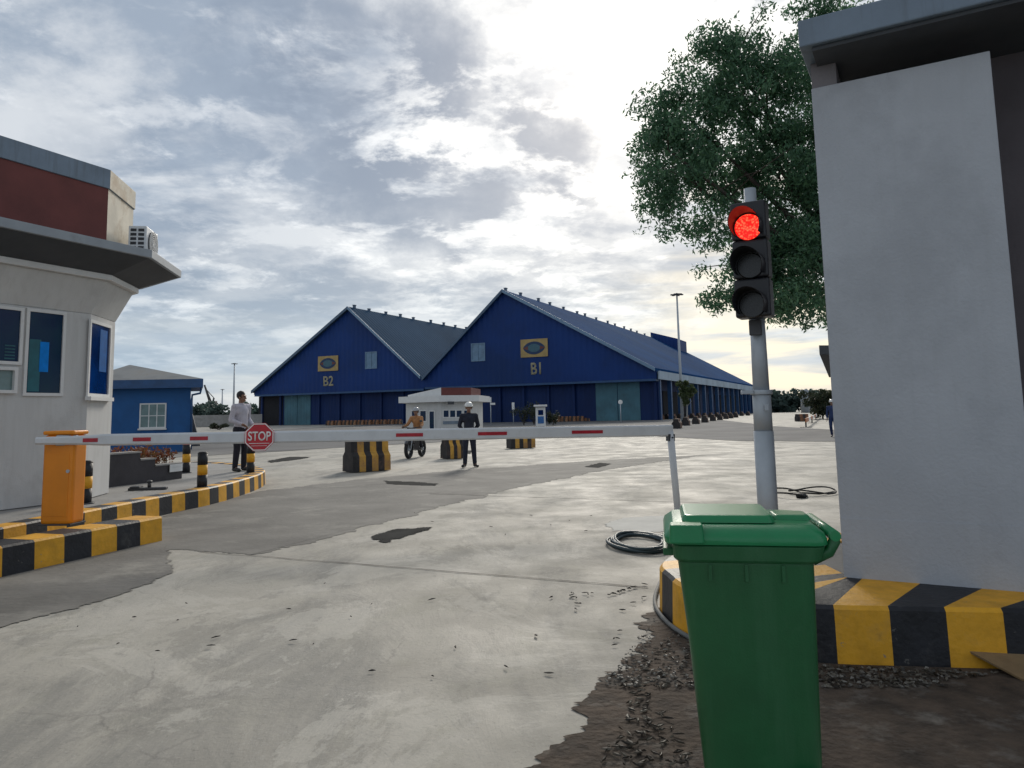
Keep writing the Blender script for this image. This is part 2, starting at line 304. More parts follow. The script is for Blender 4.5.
# ------------------------------------------------------------------ ground
def ground_material():
    m=bpy.data.materials.new('cast concrete yard'); m.use_nodes=True; nt=m.node_tree; N=nt.nodes; L=nt.links; b=N['Principled BSDF']
    g=N.new('ShaderNodeTexCoord')
    def noi(scale,det=8,ro=.6,stretch=None,dist=0):
        n=N.new('ShaderNodeTexNoise'); n.inputs['Scale'].default_value=scale; n.inputs['Detail'].default_value=det; n.inputs['Roughness'].default_value=ro; n.inputs['Distortion'].default_value=dist
        if stretch:
            mp=N.new('ShaderNodeMapping'); mp.inputs['Scale'].default_value=stretch; mp.inputs['Rotation'].default_value=(0,0,.35); L.new(g.outputs['Object'],mp.inputs[0]); L.new(mp.outputs[0],n.inputs['Vector'])
        else: L.new(g.outputs['Object'],n.inputs['Vector'])
        return n.outputs['Fac']
    def mr(x,a,b_,c=0,d=1):
        r=N.new('ShaderNodeMapRange'); r.inputs[1].default_value=a; r.inputs[2].default_value=b_; r.inputs[3].default_value=c; r.inputs[4].default_value=d; L.new(x,r.inputs[0]); return r.outputs[0]
    def mix(f,a,c,mode='MIX'):
        x=N.new('ShaderNodeMixRGB'); x.blend_type=mode; L.new(f,x.inputs[0])
        if isinstance(a,tuple): x.inputs[1].default_value=(*a,1)
        else: L.new(a,x.inputs[1])
        if isinstance(c,tuple): x.inputs[2].default_value=(*c,1)
        else: L.new(c,x.inputs[2])
        return x.outputs[0]
    c=mix(mr(noi(.5),.35,.65),(.335,.31,.265),(.44,.412,.355))
    c=mix(mr(noi(1.6,9,.7,dist=1.0),.5,.68,0,.5),c,(.33,.315,.25))
    c=mix(mr(noi(.9,9,.72,(1,.35,1),.6),.48,.62,0,.75),c,(.205,.198,.178))
    c=mix(mr(noi(.22,6,.6),.5,.68,0,.55),c,(.235,.222,.19))
    c=mix(mr(noi(26,4,.8),.58,.7,0,.6),c,(.16,.15,.13))
    c=mix(mr(noi(5,8,.75,(1,.5,1)),.6,.72,0,.5),c,(.47,.45,.42))
    c=mix(mr(noi(.55,14,.74,dist=.7),.53,.555,0,.42),c,(.52,.49,.43))
    c=mix(mr(noi(.75,14,.76,(1,.6,1),.5),.555,.585,0,.45),c,(.215,.205,.18))
    c=mix(mr(noi(2.6,12,.8,dist=.4),.60,.63,0,.4),c,(.25,.235,.2))
    c=mix(mr(noi(60,3,.8),.6,.7,0,.45),c,(.5,.49,.46))
    v=N.new('ShaderNodeTexVoronoi'); v.feature='DISTANCE_TO_EDGE'; v.inputs['Scale'].default_value=.34
    nv=N.new('ShaderNodeTexNoise'); nv.inputs['Scale'].default_value=1.3; nv.inputs['Detail'].default_value=6; L.new(g.outputs['Object'],nv.inputs['Vector'])
    ad=N.new('ShaderNodeVectorMath'); ad.operation='MULTIPLY_ADD'; L.new(nv.outputs['Color'],ad.inputs[0]); ad.inputs[1].default_value=(1.2,1.2,0); L.new(g.outputs['Object'],ad.inputs[2]); L.new(ad.outputs[0],v.inputs['Vector'])
    crack=mr(v.outputs['Distance'],.0,.006,1,0)
    mu=N.new('ShaderNodeMath'); mu.operation='MULTIPLY'; L.new(crack,mu.inputs[0]); L.new(mr(noi(.8,3),.5,.6,0,.4),mu.inputs[1])
    c=mix(mu.outputs[0],c,(.12,.11,.1))
    L.new(c,b.inputs['Base Color']); L.new(mr(noi(1.1),.3,.7,.62,.9),b.inputs['Roughness'])
    h=N.new('ShaderNodeMath'); h.operation='ADD'; L.new(noi(2.2,8,.65,(1,.5,1),.8),h.inputs[0])
    h2=N.new('ShaderNodeMath'); h2.operation='MULTIPLY'; h2.inputs[1].default_value=.25; L.new(noi(30,5,.7),h2.inputs[0]); L.new(h2.outputs[0],h.inputs[1])
    bp=N.new('ShaderNodeBump'); bp.inputs['Strength'].default_value=.5; bp.inputs['Distance'].default_value=.035; L.new(h.outputs[0],bp.inputs['Height']); L.new(bp.outputs[0],b.inputs['Normal'])
    return m
M['ground']=ground_material()
M['oldconc']=mat('older grey concrete',(.185,.175,.157),.85,scale=.9,var=.2,bump=.5,bscale=14,dirt=(.30,.285,.25),dscale=1.1,damt=.75,dth=.54)
M['asphalt']=mat('worn asphalt',(.12,.12,.122),.9,scale=.25,var=.25,bump=.3,bscale=20,dirt=(.24,.23,.21),dscale=.12,damt=.7,dth=.5)
M['dirt']=mat('damp dirt',(.085,.06,.042),.95,scale=5,var=.35,bump=1,bscale=22,dirt=(.2,.18,.155),dscale=2.6,damt=.8,dth=.52)
M['wet']=mat('wet dark concrete',(.05,.05,.048),.95,spec=.04,scale=3,var=.2)
M['palepatch']=mat('pale cement smear',(.58,.57,.53),.9,scale=3,var=.08)
M['joint']=mat('filled joint',(.13,.115,.1),.95,scale=6,var=.3,bump=.5)
b=MB(); b.face([(-2500,-60,0),(2500,-60,0),(2500,4000,0),(-2500,4000,0)]); structure(b.build('ground',M['ground']))
def jag(pts,amp,n,rough=True):
    out=[]
    for i in range(len(pts)):
        a,c=Vector(pts[i][:2]),Vector(pts[(i+1)%len(pts)][:2]); L_=(c-a).length; nn=max(3,min(n*3,int(L_/amp*4))) if rough else max(2,min(n,int(L_/amp*1.2)))
        e=(c-a).normalized() if L_ else Vector((1,0)); q=Vector((-e.y,e.x))
        for k in range(nn):
            t=k/nn; w=math.sin(PI*t)**.3 if t>0 else 0
            p=a.lerp(c,t); s=noise.fractal(Vector((p.x/amp*.22,p.y/amp*.22,3.1)),.45 if rough else .8,2.2,7 if rough else 4)
            out.append(p+q*s*amp*w*1.4+e*amp*.2*noise.noise(Vector((p.x/amp,p.y/amp,9))))
    return out
def sheet(name,px,z,m,amp=.15,n=60,label=None):
    pts=[G(*p) for p in px] if not isinstance(px[0],Vector) else px
    p2=jag(pts,amp,n,name not in ('asphalt_road','concrete_apron')); b=MB(); f=b.face([(p.x,p.y,z) for p in p2]); bmesh.ops.triangulate(b.bm,faces=[f]); o=b.build(name,m)
    for f in o.data.polygons:
        if f.normal.z<0: f.flip()
    return structure(o)
def ribbon(name,near,far,z,m,amp):
    def walk(px):
        P=[G(*p).xy for p in px]; out=[]
        for a_,c_ in zip(P,P[1:]):
            for k in range(30):
                t=k/30; p=a_.lerp(c_,t); out.append(p+Vector((0,1))*amp*noise.fractal(Vector((p.x*.35,p.y*.35,1.7)),.5,2.1,6))
        out.append(P[-1]); return out
    A_,B_=walk(near),walk(far); b=MB()
    for k in range(len(A_)-1): b.face([(*A_[k],z),(*A_[k+1],z),(*B_[k+1],z),(*B_[k],z)])
    return structure(b.build(name,m))
ribbon('asphalt_road',[(-30,470),(250,453),(480,440),(620,434.5),(740,441),(900,442)],[(-30,447),(200,434),(400,423),(722,420),(770,426),(900,434)],.012,M['asphalt'],.5)
ribbon('concrete_apron',[(262,441),(340,436.5),(480,432),(600,430)],[(262,435.5),(340,431.5),(480,428.5),(600,427.5)],.016,M['ground'],.4)
sheet('old_concrete_patch',[(100,536),(170,514),(262,491),(350,480.5),(450,471),(590,461),(705,455),(612,469),(520,487),(430,510),(330,538),(250,556),(178,550),(110,556)],.004,M['oldconc'],.12,70)
sheet('old_concrete_patch',[(-60,560),(120,541),(166,545),(172,573),(112,598),(0,628),(-80,650)],.0062,M['oldconc'],.04)
sheet('dirt_verge',[(520,800),(560,745),(598,690),(636,648),(655,612),(700,590),(1250,600),(1300,800)],.006,M['dirt'],.09,90)
sheet('puddle',[(373,536),(395,530),(432,527.5),(425,531),(408,536),(386,543),(373,540)],.0085,M['wet'],.045)
sheet('puddle',[(384,481),(412,482),(438,484),(436,486),(410,485.5),(386,484)],.0085,M['wet'],.06)
sheet('puddle',[(585,467),(600,463),(612,464),(598,468)],.0085,M['wet'],.05)
sheet('puddle',[(268,461),(290,457),(312,457),(300,459.5),(270,463)],.0085,M['wet'],.06)
sheet('puddle',[(446,451),(474,450.5),(470,454),(448,453)],.0085,M['wet'],.05)
sheet('cement_smear',[(604,524),(625,518),(668,516),(700,520),(690,531),(640,533),(612,531)],.0045,M['palepatch'],.04)
def strip(name,a,c,w,z,m):
    p0,p1=G(*a),G(*c); e=(p1-p0).normalized(); q=Vector((-e.y,e.x,0)); b=MB(); n=60; L_=[];R_=[]
    for i in range(n+1):
        p=p0.lerp(p1,i/n)+q*.03*noise.noise(p0.lerp(p1,i/n)*1.5); ww=w*(.5+.9*abs(noise.noise(p*3)))
        L_.append(p+q*ww); R_.append(p-q*ww)
    for i in range(n): b.face([(*R_[i].xy,z),(*R_[i+1].xy,z),(*L_[i+1].xy,z),(*L_[i].xy,z)])
    return structure(b.build(name,m))
strip('joint_line',(200,552),(648,588),.012,.0075,M['joint'])
strip('joint_line',(430,494),(700,503),.015,.0075,M['joint'])
# ------------------------------------------------------------------ kerbs and islands
def kerb(name,path,h,w,stripe,ma,mb_,z1=None,start=0,inner=None,phase=None):
    """solid block kerb following path; the body lies on the left of the path direction"""
    P_=[Vector(p[:2]) for p in path]; seg=[]; 
    acc=0; out=[P_[0]]; brk=[0]
    cur=P_[0]; rest=phase or stripe; k=0; pieces=[[P_[0]]]
    for i in range(1,len(P_)):
        a=P_[i-1]; c=P_[i]; L_=(c-a).length; pos=0
        while L_-pos>rest:
            pos+=rest; q=a.lerp(c,pos/L_); pieces[-1].append(q); pieces.append([q]); rest=stripe
        rest-=L_-pos; pieces[-1].append(c)
    allp=[p for pc in pieces for p in pc[:-1]]+[pieces[-1][-1]]
    nrm=[]
    for i,p in enumerate(allp):
        e=(allp[min(i+1,len(allp)-1)]-allp[max(i-1,0)]).normalized(); nrm.append(Vector((-e.y,e.x)))
    b=MB(); m=[b.mi(ma),b.mi(mb_)]; rows=[]; ch=.022
    for p,q in zip(allp,nrm):
        pr=[(p,0),(p+q*.012,h-ch),(p+q*(.012+ch),h),(p+q*(w-ch),h),(p+q*w,h-ch),(p+q*w,0)]
        if inner: ip=inner(p); pr[3:]=[(ip,h),(ip+q*.01,h-.01),(ip+q*.01,0)]
        rows.append([b.bm.verts.new((x.x,x.y,z)) for x,z in pr])
    idx=0
    for k,pc in enumerate(pieces):
        for _ in range(len(pc)-1):
            A,B=rows[idx],rows[idx+1]
            for j in range(5):
                f=b.bm.faces.new((A[j],B[j],B[j+1],A[j+1])); f.material_index=m[(k+start)%2]
            idx+=1
    for rr,kk in ((rows[0],start),(rows[-1],len(pieces)-1+start)):
        f=b.bm.faces.new(rr); f.material_index=m[kk%2]
    return structure(b.build(name))
def smooth_path(pts,n=8):
    pts=[Vector(p[:2]) for p in pts]; out=[]
    for i in range(len(pts)-1):
        p0=pts[max(i-1,0)];p1=pts[i];p2=pts[i+1];p3=pts[min(i+2,len(pts)-1)]
        for k in range(n):
            t=k/n; out.append(.5*((2*p1)+(p2-p0)*t+(2*p0-5*p1+4*p2-p3)*t*t+(3*p1-p0-3*p2+p3)*t**3))
    out.append(pts[-1]); return out
KH=.3
# near left block row (path from near to far; body on left)
a=G(162,541); c=G(0,578); d=(c-a); ls=d.length/6.05; near=a+d.normalized()*ls*15
kerb('kerb',[near,a],KH,.44,ls*1.0001,M['yellow'],M['black'])
# second kerb, long curve round the island
kp=[Vector((-6.6,4.0)),G(0,556).xy.to_3d(),G(164,515),G(210,505),G(240,496),G(262,487),G(263,481),G(240,475),G(200,472)]
kp[1]=Vector((-5.95,8.2,0))
kp=smooth_path([Vector(p[:2]) for p in kp],8)
kerb('kerb',kp,KH,.3,.34,M['yellow'],M['black'])
# island slab inside it
isl=[p for p in kp]; 
inn=[]
for i,p in enumerate(kp):
    e=(kp[min(i+1,len(kp)-1)]-kp[max(i-1,0)]).normalized(); inn.append(p+Vector((-e.y,e.x))*.28)
inn+= [Vector((-22,19)),Vector((-22,4))]
b=MB(); b.prism(inn,-.02,KH-.012); structure(b.build('traffic_island',M['concrete']))
# right island
rp=[Vector((5.2,G(1010,670).y-.05))]+[G(1010,670),G(900,667)]+[G(822,664)]
q0=G(822,664); q1=G(668,622)
rp=[p.xy for p in (G(1250,674),G(1010,670),G(900,667),q0)]
rp.append((q0.xy*.62+q1.xy*.38)+Vector((-.12,-.18))); rp.append((q0.xy*.25+q1.xy*.75)+Vector((-.13,-.14)))
rp+= [q1.xy, q1.xy+Vector((.02,.38)), q1.xy+Vector((.28,.85)), q1.xy+Vector((.75,1.2)), q1.xy+Vector((1.5,1.5)), q1.xy+Vector((4.5,2.2))]
rpath=smooth_path(rp,7)
# body must be on left of direction: front edge walked right->left has the island on its right, so reverse
rpath=rpath[::-1]
wa_,wb_=G(847,577,KH+.03),G(1012,591,KH+.03)
def wallY(x): return wa_.y+(wb_.y-wa_.y)*(x-wa_.x)/(wb_.x-wa_.x)
def inn_(p):
    x=max(wa_.x+.02,p.x+.5); return Vector((x,max(wallY(x)+.02,min(6.6,5.1+(p.y-4.75)))))
SW=.305; tgt=G(838,665).xy; al=0; best=(9,0); 
for i in range(1,len(rpath)):
    for k in range(10):
        q=rpath[i-1].lerp(rpath[i],k/10); dq=(q-tgt).length
        if dq<best[0]: best=(dq,al+(rpath[i]-rpath[i-1]).length*k/10)
    al+=(rpath[i]-rpath[i-1]).length
npz=int(best[1]//SW); ph=best[1]-npz*SW
kerb('kerb',rpath,KH+.03,.78,SW,M['yellow'],M['black'],start=(npz+1)%2,inner=inn_,phase=max(ph,.001))
inn=[]
for i,p in enumerate(rpath):
    e=(rpath[min(i+1,len(rpath)-1)]-rpath[max(i-1,0)]).normalized(); inn.append(p+Vector((-e.y,e.x))*.3)
cen=sum((p for p in inn),Vector((0,0)))/len(inn)
b=MB(); b.prism([p for p in inn],-.02,KH+.015); structure(b.build('traffic_island',M['concrete']))
# ------------------------------------------------------------------ right booth (pale slab wall)
ZR=KH+.03
A=G(844,577,ZR); Bq=G(1012,591,ZR); W=Wall(A,Bq)
u_r=W.uz(990,52)[0]; ztop=W.uz(808,88)[1]; ztop2=W.uz(990,52)[1]; zt=(ztop+ztop2)/2
booth=thing('gatehouse','right gatehouse with a tall pale grey slab wall under a flat roof','building',(A.x,A.y,ZR))
b=MB(); W.box(b,0,u_r,ZR-.003,zt,-.16,0); b.build('wall_slab',M['slab'],booth,bevel=.006)
zbd=W.uz(930,522)[1]
b=MB(); W.box(b,.003,u_r-.003,ZR-.002,zbd,.0005,.004); b.build('base_render',M['slab'],booth)
zf=W.uz(806,46,.3)[1]; zf2=W.uz(801,20,.3)[1]
up=W.uz(836,70,-.03)[0]
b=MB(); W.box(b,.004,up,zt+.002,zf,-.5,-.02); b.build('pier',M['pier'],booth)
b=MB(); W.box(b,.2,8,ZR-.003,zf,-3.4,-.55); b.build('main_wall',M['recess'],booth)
b=MB(); W.box(b,-.03,8.4,zf+.002,zf2,-3.7,.3); b.build('roof',M['fascia'],booth,bevel=.01)
b=MB(); W.box(b,.05,8.3,zf-.03,zf-.004,-3.6,.26); b.build('soffit',M['soffit'],booth)
# ------------------------------------------------------------------ left booth
P1=G(83,500,KH).xy; d1=Vector((.42,.91)).normalized(); d2=Vector((-.17,.985)).normalized()
W1=Wall(P1,P1-d1*6); 
P2=None
for t in np.linspace(.3,3,541):
    p=P1+d2*t
    if proj((p.x,p.y,KH))[0]>=108.5: P2=p
    if proj((p.x,p.y,KH))[0]>=108.5: break
P2=P2 or P1+d2*1.3
P0=P1-d1*7; nl=Vector((-.91,.42)).normalized(); P3=P2+nl*.9+d1*.4; 
P3=P2+Vector((-.75,.66)).normalized()*1.2; P4=P3+nl*2.6; P5=P0+nl*4.2
foot=[P0,P1,P2,P3,P4,P5]
zfl=zat(P1.x,P1.y,314)
fl=offset_poly(foot,.24); cn=offset_poly(foot,.32); ev=offset_poly(foot,.95); pa=offset_poly(foot,.2); pb=offset_poly(foot,.225)
zc=zat(fl[1].x,fl[1].y,281); 
ze0=zat(ev[1].x,ev[1].y,258); ze1=zat(ev[1].x,ev[1].y,250)
zp1=zat(pa[1].x,pa[1].y,189); zp2=zat(pa[1].x,pa[1].y,170)
print('booth heights',zfl,zc,ze0,ze1,zp1,zp2)
zc=min(zc,ze0-.2)
lb=thing('gatehouse','gatehouse on the left with flared white walls, blue windows and a maroon parapet','building',(P1.x,P1.y,KH))
b=MB(); b.prism(foot,KH-.004,zfl); b.build('wall',M['plaster'],lb,bevel=.01)
b=MB(); b.prism(foot,zfl+.001,zc,poly2=fl); b.build('flared_wall',M['plaster'],lb,bevel=.01)
b=MB(); b.prism(cn,zc+.001,zc+.09); b.build('cornice',M['trim'],lb,bevel=.008)
b=MB(); b.prism(cn,zc+.092,ze0-.002,poly2=offset_poly(foot,.9)); b.build('soffit',M['soffit'],lb)
b=MB(); b.prism(ev,ze0,ze1); b.build('eave',M['fascialt'],lb,bevel=.006)
cm=M['cream']; mr_=M['maroon']
b=MB(); b.prism(pa,ze1+.001,zp1,mr_,sidem=[mr_,cm,cm,mr_,mr_,mr_]); b.build('parapet',None,lb)
b=MB(); b.prism(pb,zp1+.001,zp2,M['fascia'],sidem=[M['fascia'],cm,cm,M['fascia'],M['fascia'],M['fascia']]); b.build('coping',None,lb,bevel=.008)
def window(wall,r,parent,gl,fw=.05,fr='trim',name='window',mull=0,proud=.03,extra=None):
    u0,u1,z0,z1=r
    f=MB(); wall.frame(f,u0,u1,z0,z1,fw,.002,proud)
    for k in range(mull):
        uu=u0+(u1-u0)*(k+1)/(mull+1); wall.box(f,uu-fw*.35,uu+fw*.35,z0,z1,.002,proud*.8)
    o=f.build(name,M[fr],parent,bevel=.003)
    PINV[o.name]=PINV[parent.name]
    g=MB(); wall.box(g,u0+.002,u1-.002,z0+.002,z1-.002,-.03,.008); g.build('pane',M[gl],o).matrix_parent_inverse=Matrix.Identity(4) if False else PINV[parent.name]
    return o
def fixparent(o,parent):   # sub-parts: world-coordinate meshes under a part whose own matrix is the identity in world space
    o.matrix_parent_inverse=Matrix.Identity(4)
def window2(wall,r,parent,gl,fw=.05,fr='trim',name='window',mull=0,bars=0,proud=.03,sill=False):
    u0,u1,z0,z1=r; f=MB(); wall.frame(f,u0,u1,z0,z1,fw,.002,proud)
    for k in range(mull):
        uu=u0+(u1-u0)*(k+1)/(mull+1); wall.box(f,uu-fw*.35,uu+fw*.35,z0,z1,.010,proud*.8)
    for k in range(bars):
        zz=z0+(z1-z0)*(k+1)/(bars+1); wall.box(f,u0,u1,zz-fw*.3,zz+fw*.3,.0102,proud*.78)
    o=f.build(name,M[fr],parent)
    g=MB(); wall.box(g,u0+.001,u1-.001,z0+.001,z1-.001,-.03,.008); p=g.build('pane',M[gl]); p.parent=o
    if sill:
        s_=MB(); wall.box(s_,u0-fw*1.6,u1+fw*1.6,z0-fw*2.2,z0-fw-.001,.002,proud+.06); q=s_.build('sill',M[fr]); q.parent=o
    return o
# face 1 windows
wA=window2(W1,W1.rect(27,313,61,393),lb,'glass',.045)
r=W1.rect(27,313,61,393)
b=MB(); W1.box(b,r[0]+.62*(r[1]-r[0]),r[1]-.02,r[2]+.02,r[2]+.66*(r[3]-r[2]),.0085,.012); q=b.build('blind',M['teal']); q.parent=wA
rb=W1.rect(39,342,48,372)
b=MB(); W1.box(b,rb[0],rb[1],rb[2],rb[3],.0125,.016); q=b.build('pane_patch',M['blind']); q.parent=wA  # flat blue patch stands in for light showing in the pane
rB=W1.rect(-14,309,19,361); wB=window2(W1,rB,lb,'glass',.045)
b=MB()
for k in range(5):
    zz=rB[2]+.03+k*.045; W1.box(b,rB[0]+.05,rB[1]-.25,zz,zz+.02,.0085,.013)
q=b.build('blind',M['teal']); q.parent=wB
window2(W1,W1.rect(-14,370,12,390),lb,'greypane',.045,proud=.06)
W2_=Wall(P1,P2)
wC=window2(W2_,W2_.rect(88.5,325,108,394),lb,'glass2',.05,sill=True)
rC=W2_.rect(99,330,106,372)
b=MB(); W2_.box(b,rC[0],rC[1],rC[2],rC[3],.0085,.013); q=b.build('pane_patch',M['film2']); q.parent=wC
# AC unit standing on the eave
evW=Wall(ev[1],ev[2])
pAC=None
uac,_=evW.uz(143,250,-.45); o3=evW.P(uac,ze1,-.45)
s_=(o3-EYE).length/F
ac=thing('air_conditioner_unit','white outdoor air conditioner unit standing on the eave of the left gatehouse','air conditioner',(o3.x,o3.y,ze1+.001),0)
wx=.62; hx=27*s_*1.0; dx=.28
ex=evW.e; en=evW.n; Z=Vector((0,0,1))
c0=o3+Z*(hx/2+.05)
b=MB(); b.box(c0,(wx,dx,hx),ax=(ex,en,Z)); b.build('casing',M['armwhite'],ac,bevel=.012)
b=MB(); ce=c0-ex*(wx/2+.004)
for i in range(2):
    for k in range(6): b.box(ce+en*(-.06+i*.12)+Z*(-hx*.36+k*hx*.144),(.006,.09,hx*.09),ax=(ex,en,Z))
b.build('side_vent',M['blackplastic'],ac)
b=MB(); cf=c0+en*(dx/2)
for rr in np.linspace(.05,hx*.43,6):
    b.tube([cf+en*.03+(ex*math.cos(t)+Z*math.sin(t))*rr for t in np.linspace(0,2*PI,28,endpoint=False)],.006,closed=True,n=5)
for k in range(8):
    t=PI*k/8; b.cyl(cf+en*.027+(ex*math.cos(t)+Z*math.sin(t))*hx*.43,cf+en*.027-(ex*math.cos(t)+Z*math.sin(t))*hx*.43,.004,n=5)
b.build('fan_grille',M['trim'],ac)
b=MB(); b.cyl(cf+en*.001,cf+en*.012,hx*.42,n=28); b.build('fan_opening',M['darkmetal'],ac)
for s in (-1,1):
    b=MB(); b.box(o3+ex*(s*wx*.35)+Z*.025,(.06,dx*1.3,.048),ax=(ex,en,Z)); b.build('foot_rail',M['darkmetal'],ac)
# ------------------------------------------------------------------ low charcoal wall, planter and bits on the island
A=G(112,487,KH-.012); B=G(182,478.5,KH-.012); LW=Wall(A,B)
lw=thing('low_wall','low stepped charcoal wall between the left gatehouse and the bollards','wall',(A.x,A.y,KH-.012))
us=[LW.uz(x,470)[0] for x in (112,140,155,182)]; zs=[LW.uz(125,454)[1],LW.uz(147,460)[1],LW.uz(170,465)[1]]
b=MB(); LW.poly(b,[(us[0]-.3,KH-.012),(us[3],KH-.012),(us[3],zs[2]),(us[2],zs[2]),(us[2],zs[1]),(us[1],zs[1]),(us[1],zs[0]),(us[0]-.3,zs[0])],-.25,0)
b.build('wall',M['darkwall'],lw)
b=MB()
for i in range(3): LW.box(b,us[i]-(.3 if i==0 else 0),us[i+1]+.01,zs[i]+.001,zs[i]+.03,-.27,.02)
b.build('coping',M['concrete'],lw)
rS=LW.rect(168.5,464,181,471.5)
sg=thing('small_sign','small white sign fixed to the low charcoal wall','sign',tuple(LW.P(rS[0],rS[2],.01)))
b=MB(); LW.box(b,rS[0],rS[1],rS[2],rS[3],.025,.04); b.build('panel',M['signwhite'],sg)
b=MB(); LW.box(b,rS[0]+.06,rS[1]-.05,rS[2]+.09,rS[3]-.06,.041,.044); b.build('dark_marking',M['darkmetal'],sg)
def leaf_mesh(name,centers,radii,n,size,m,parent=None,aspect=.35,droop=0,flat=1.0,flatbias=.3):
    """n leaf quads spread over clump ellipsoids (centers Nx3, radii Nx3)"""
    C_=np.array(centers,float); Rr=np.array(radii,float)
    if Rr.ndim==1: Rr=np.repeat(Rr[:,None],3,1)
    w=(Rr.prod(1))**.7; w/=w.sum(); k=rng.choice(len(C_),n,p=w)
    v=rng.normal(size=(n,3)); v/=np.linalg.norm(v,axis=1)[:,None]; rad=rng.random(n)**(1/2.3)
    p=C_[k]+v*rad[:,None]*Rr[k]; p[:,2]-=droop*rng.random(n)
    a=rng.normal(size=(n,3)); a[:,2]-=flatbias; a/=np.linalg.norm(a,axis=1)[:,None]
    c=rng.normal(size=(n,3)); c-=a*(c*a).sum(1)[:,None]; c/=np.linalg.norm(c,axis=1)[:,None]
    s=size*(.6+.8*rng.random(n))[:,None]
    q=np.stack([p-a*s*.5,p+c*s*aspect*.5,p+a*s*.5,p-c*s*aspect*.5],1).reshape(-1,3)
    me=bpy.data.meshes.new(name); me.vertices.add(4*n); me.vertices.foreach_set('co',q.ravel()); me.loops.add(4*n); me.loops.foreach_set('vertex_index',np.arange(4*n)); me.polygons.add(n); me.polygons.foreach_set('loop_start',np.arange(0,4*n,4)); me.update(calc_edges=True); me.validate()
    me.materials.append(m); o=bpy.data.objects.new(name,me); col.objects.link(o)
    if parent is not None: o.parent=parent; o.matrix_parent_inverse=PINV.get(parent.name,Matrix.Identity(4))
    return o
pl=thing('red_leaved_plants','low reddish brown plants growing behind the low charcoal wall','plants',tuple(LW.P(us[2],KH,-.8)))
cc=[tuple(LW.P(us[1]+(us[3]-us[1])*t,zs[1]-.02+.1*math.sin(t*9),-.7-.3*math.sin(t*17))) for t in np.linspace(0,1,12)]
leaf_mesh('foliage',cc,[(.22,.25,.2)]*12,1500,.1,M['redleaf'],pl)
for c in cc:
    b=MB(); b.cyl((c[0],c[1],KH-.02),c,.012,n=5); b.build('stem',M['bark'],pl)
# dropped dark bracket
p=G(148,490,KH-.012)
br=thing('metal_bracket','small dark metal bracket lying on the island near the low charcoal wall','bracket',tuple(p),.15,world=False)
b=MB(); b.box((0,0,.025),(.62,.12,.04)); b.box((-.2,.03,.055),(.16,.2,.03)); b.build('plate',M['darkmetal'],br,bevel=.008)
b=MB(); b.cyl((.02,0,.045),(.02,0,.13),.03,n=10); b.ell((.02,0,.14),(.05,.05,.03),seg=10,rings=6); b.build('knob',M['darkmetal'],br)
# ------------------------------------------------------------------ bollards
def bollard(p,label,h=.62,red=False):
    r=.085
    o=thing('bollard',label,'bollard',(p.x,p.y,KH-.012),0,group='black and orange bollards on the left island',world=False)
    b=MB(); n=24; segs=[(0,.36,'black'),(.36,.64,'yellow'),(.64,.95,'black')]
    for a,c,mm in segs: b.cyl((0,0,a*h),(0,0,c*h),r,r,M[mm],n)
    b.build('post',None,o)
    b=MB(); b.cyl((0,0,.951*h),(0,0,.985*h),r,r*.93,n=n); b.cyl((0,0,.985*h),(0,0,1.01*h),r*.93,r*.6,n=n); b.build('cap',M['stopred' if red else 'black'],o)
    b=MB(); b.cyl((0,0,0),(0,0,.02),r*1.45,n=20)
    b.build('base_plate',M['darkmetal'],o)
bollard(G(202,487,KH),'bollard with a black cap standing nearest the striped kerb, right of the low wall',.62)
bollard(G(186,472.5,KH),'bollard with a red cap behind the low charcoal wall',.66,True)
bollard(G(250.5,472.5,KH),'bollard beside the man in the pale shirt, behind the stop sign',.66)
bollard(G(85,503,KH),'bollard just behind the orange barrier cabinet',.62)
# ------------------------------------------------------------------ barrier gate
hb=G(62,526,KH); bg=thing('barrier_gate','closed white boom barrier with red stripes, orange cabinet and a stop sign','boom barrier',(hb.x,hb.y,KH))
kd=(G(160,541)-G(0,578)).normalized()   # kerb direction
s9=hb.y/F/math.cos(0); wc=.40; zc1=zat(hb.x,hb.y,431)
Xc=Vector((kd.y,-kd.x,0)); Yc=kd
hc=Vector((hb.x-.085,hb.y+.14,0))
Xc=Vector((1,0,0)).lerp(Xc,.25).normalized(); Yc=Vector((-Xc.y,Xc.x,0)); wcx=.385; wcy=.27
b=MB(); b.box(hc+Z*((KH+zc1-.04)/2+.0),(wcx,wcy,zc1-.04-KH),ax=(Xc,Yc,Z)); b.build('cabinet',M['orange'],bg,bevel=.055,seg=4)
b=MB(); b.box(hc+Z*(zc1-.02),(wcx+.004,wcy+.004,.045),ax=(Xc,Yc,Z)); b.build('cabinet_lid',M['orange'],bg,bevel=.018,seg=3)
b=MB(); b.box(hc+Z*(KH+.012),(wcx+.01,wcy+.01,.02),ax=(Xc,Yc,Z)); b.build('base_plate',M['darkmetal'],bg,bevel=.004)
b=MB(); b.cyl(hc+Xc*.14-Yc*(wcy/2)+Z*(KH+.62),hc+Xc*.14-Yc*(wcy/2+.012)+Z*(KH+.62),.02,n=12); b.build('lock',M['metal'],bg)
fy=-Yc*(wcy/2)
b=MB(); b.box(hc+fy*1.0-Yc*.001+Z*(KH+(zc1-KH)*.43),(wcx-.09,.006,(zc1-KH)*.66),ax=(Xc,Yc,Z)); b.build('access_door',M['orange'],bg,bevel=.002)
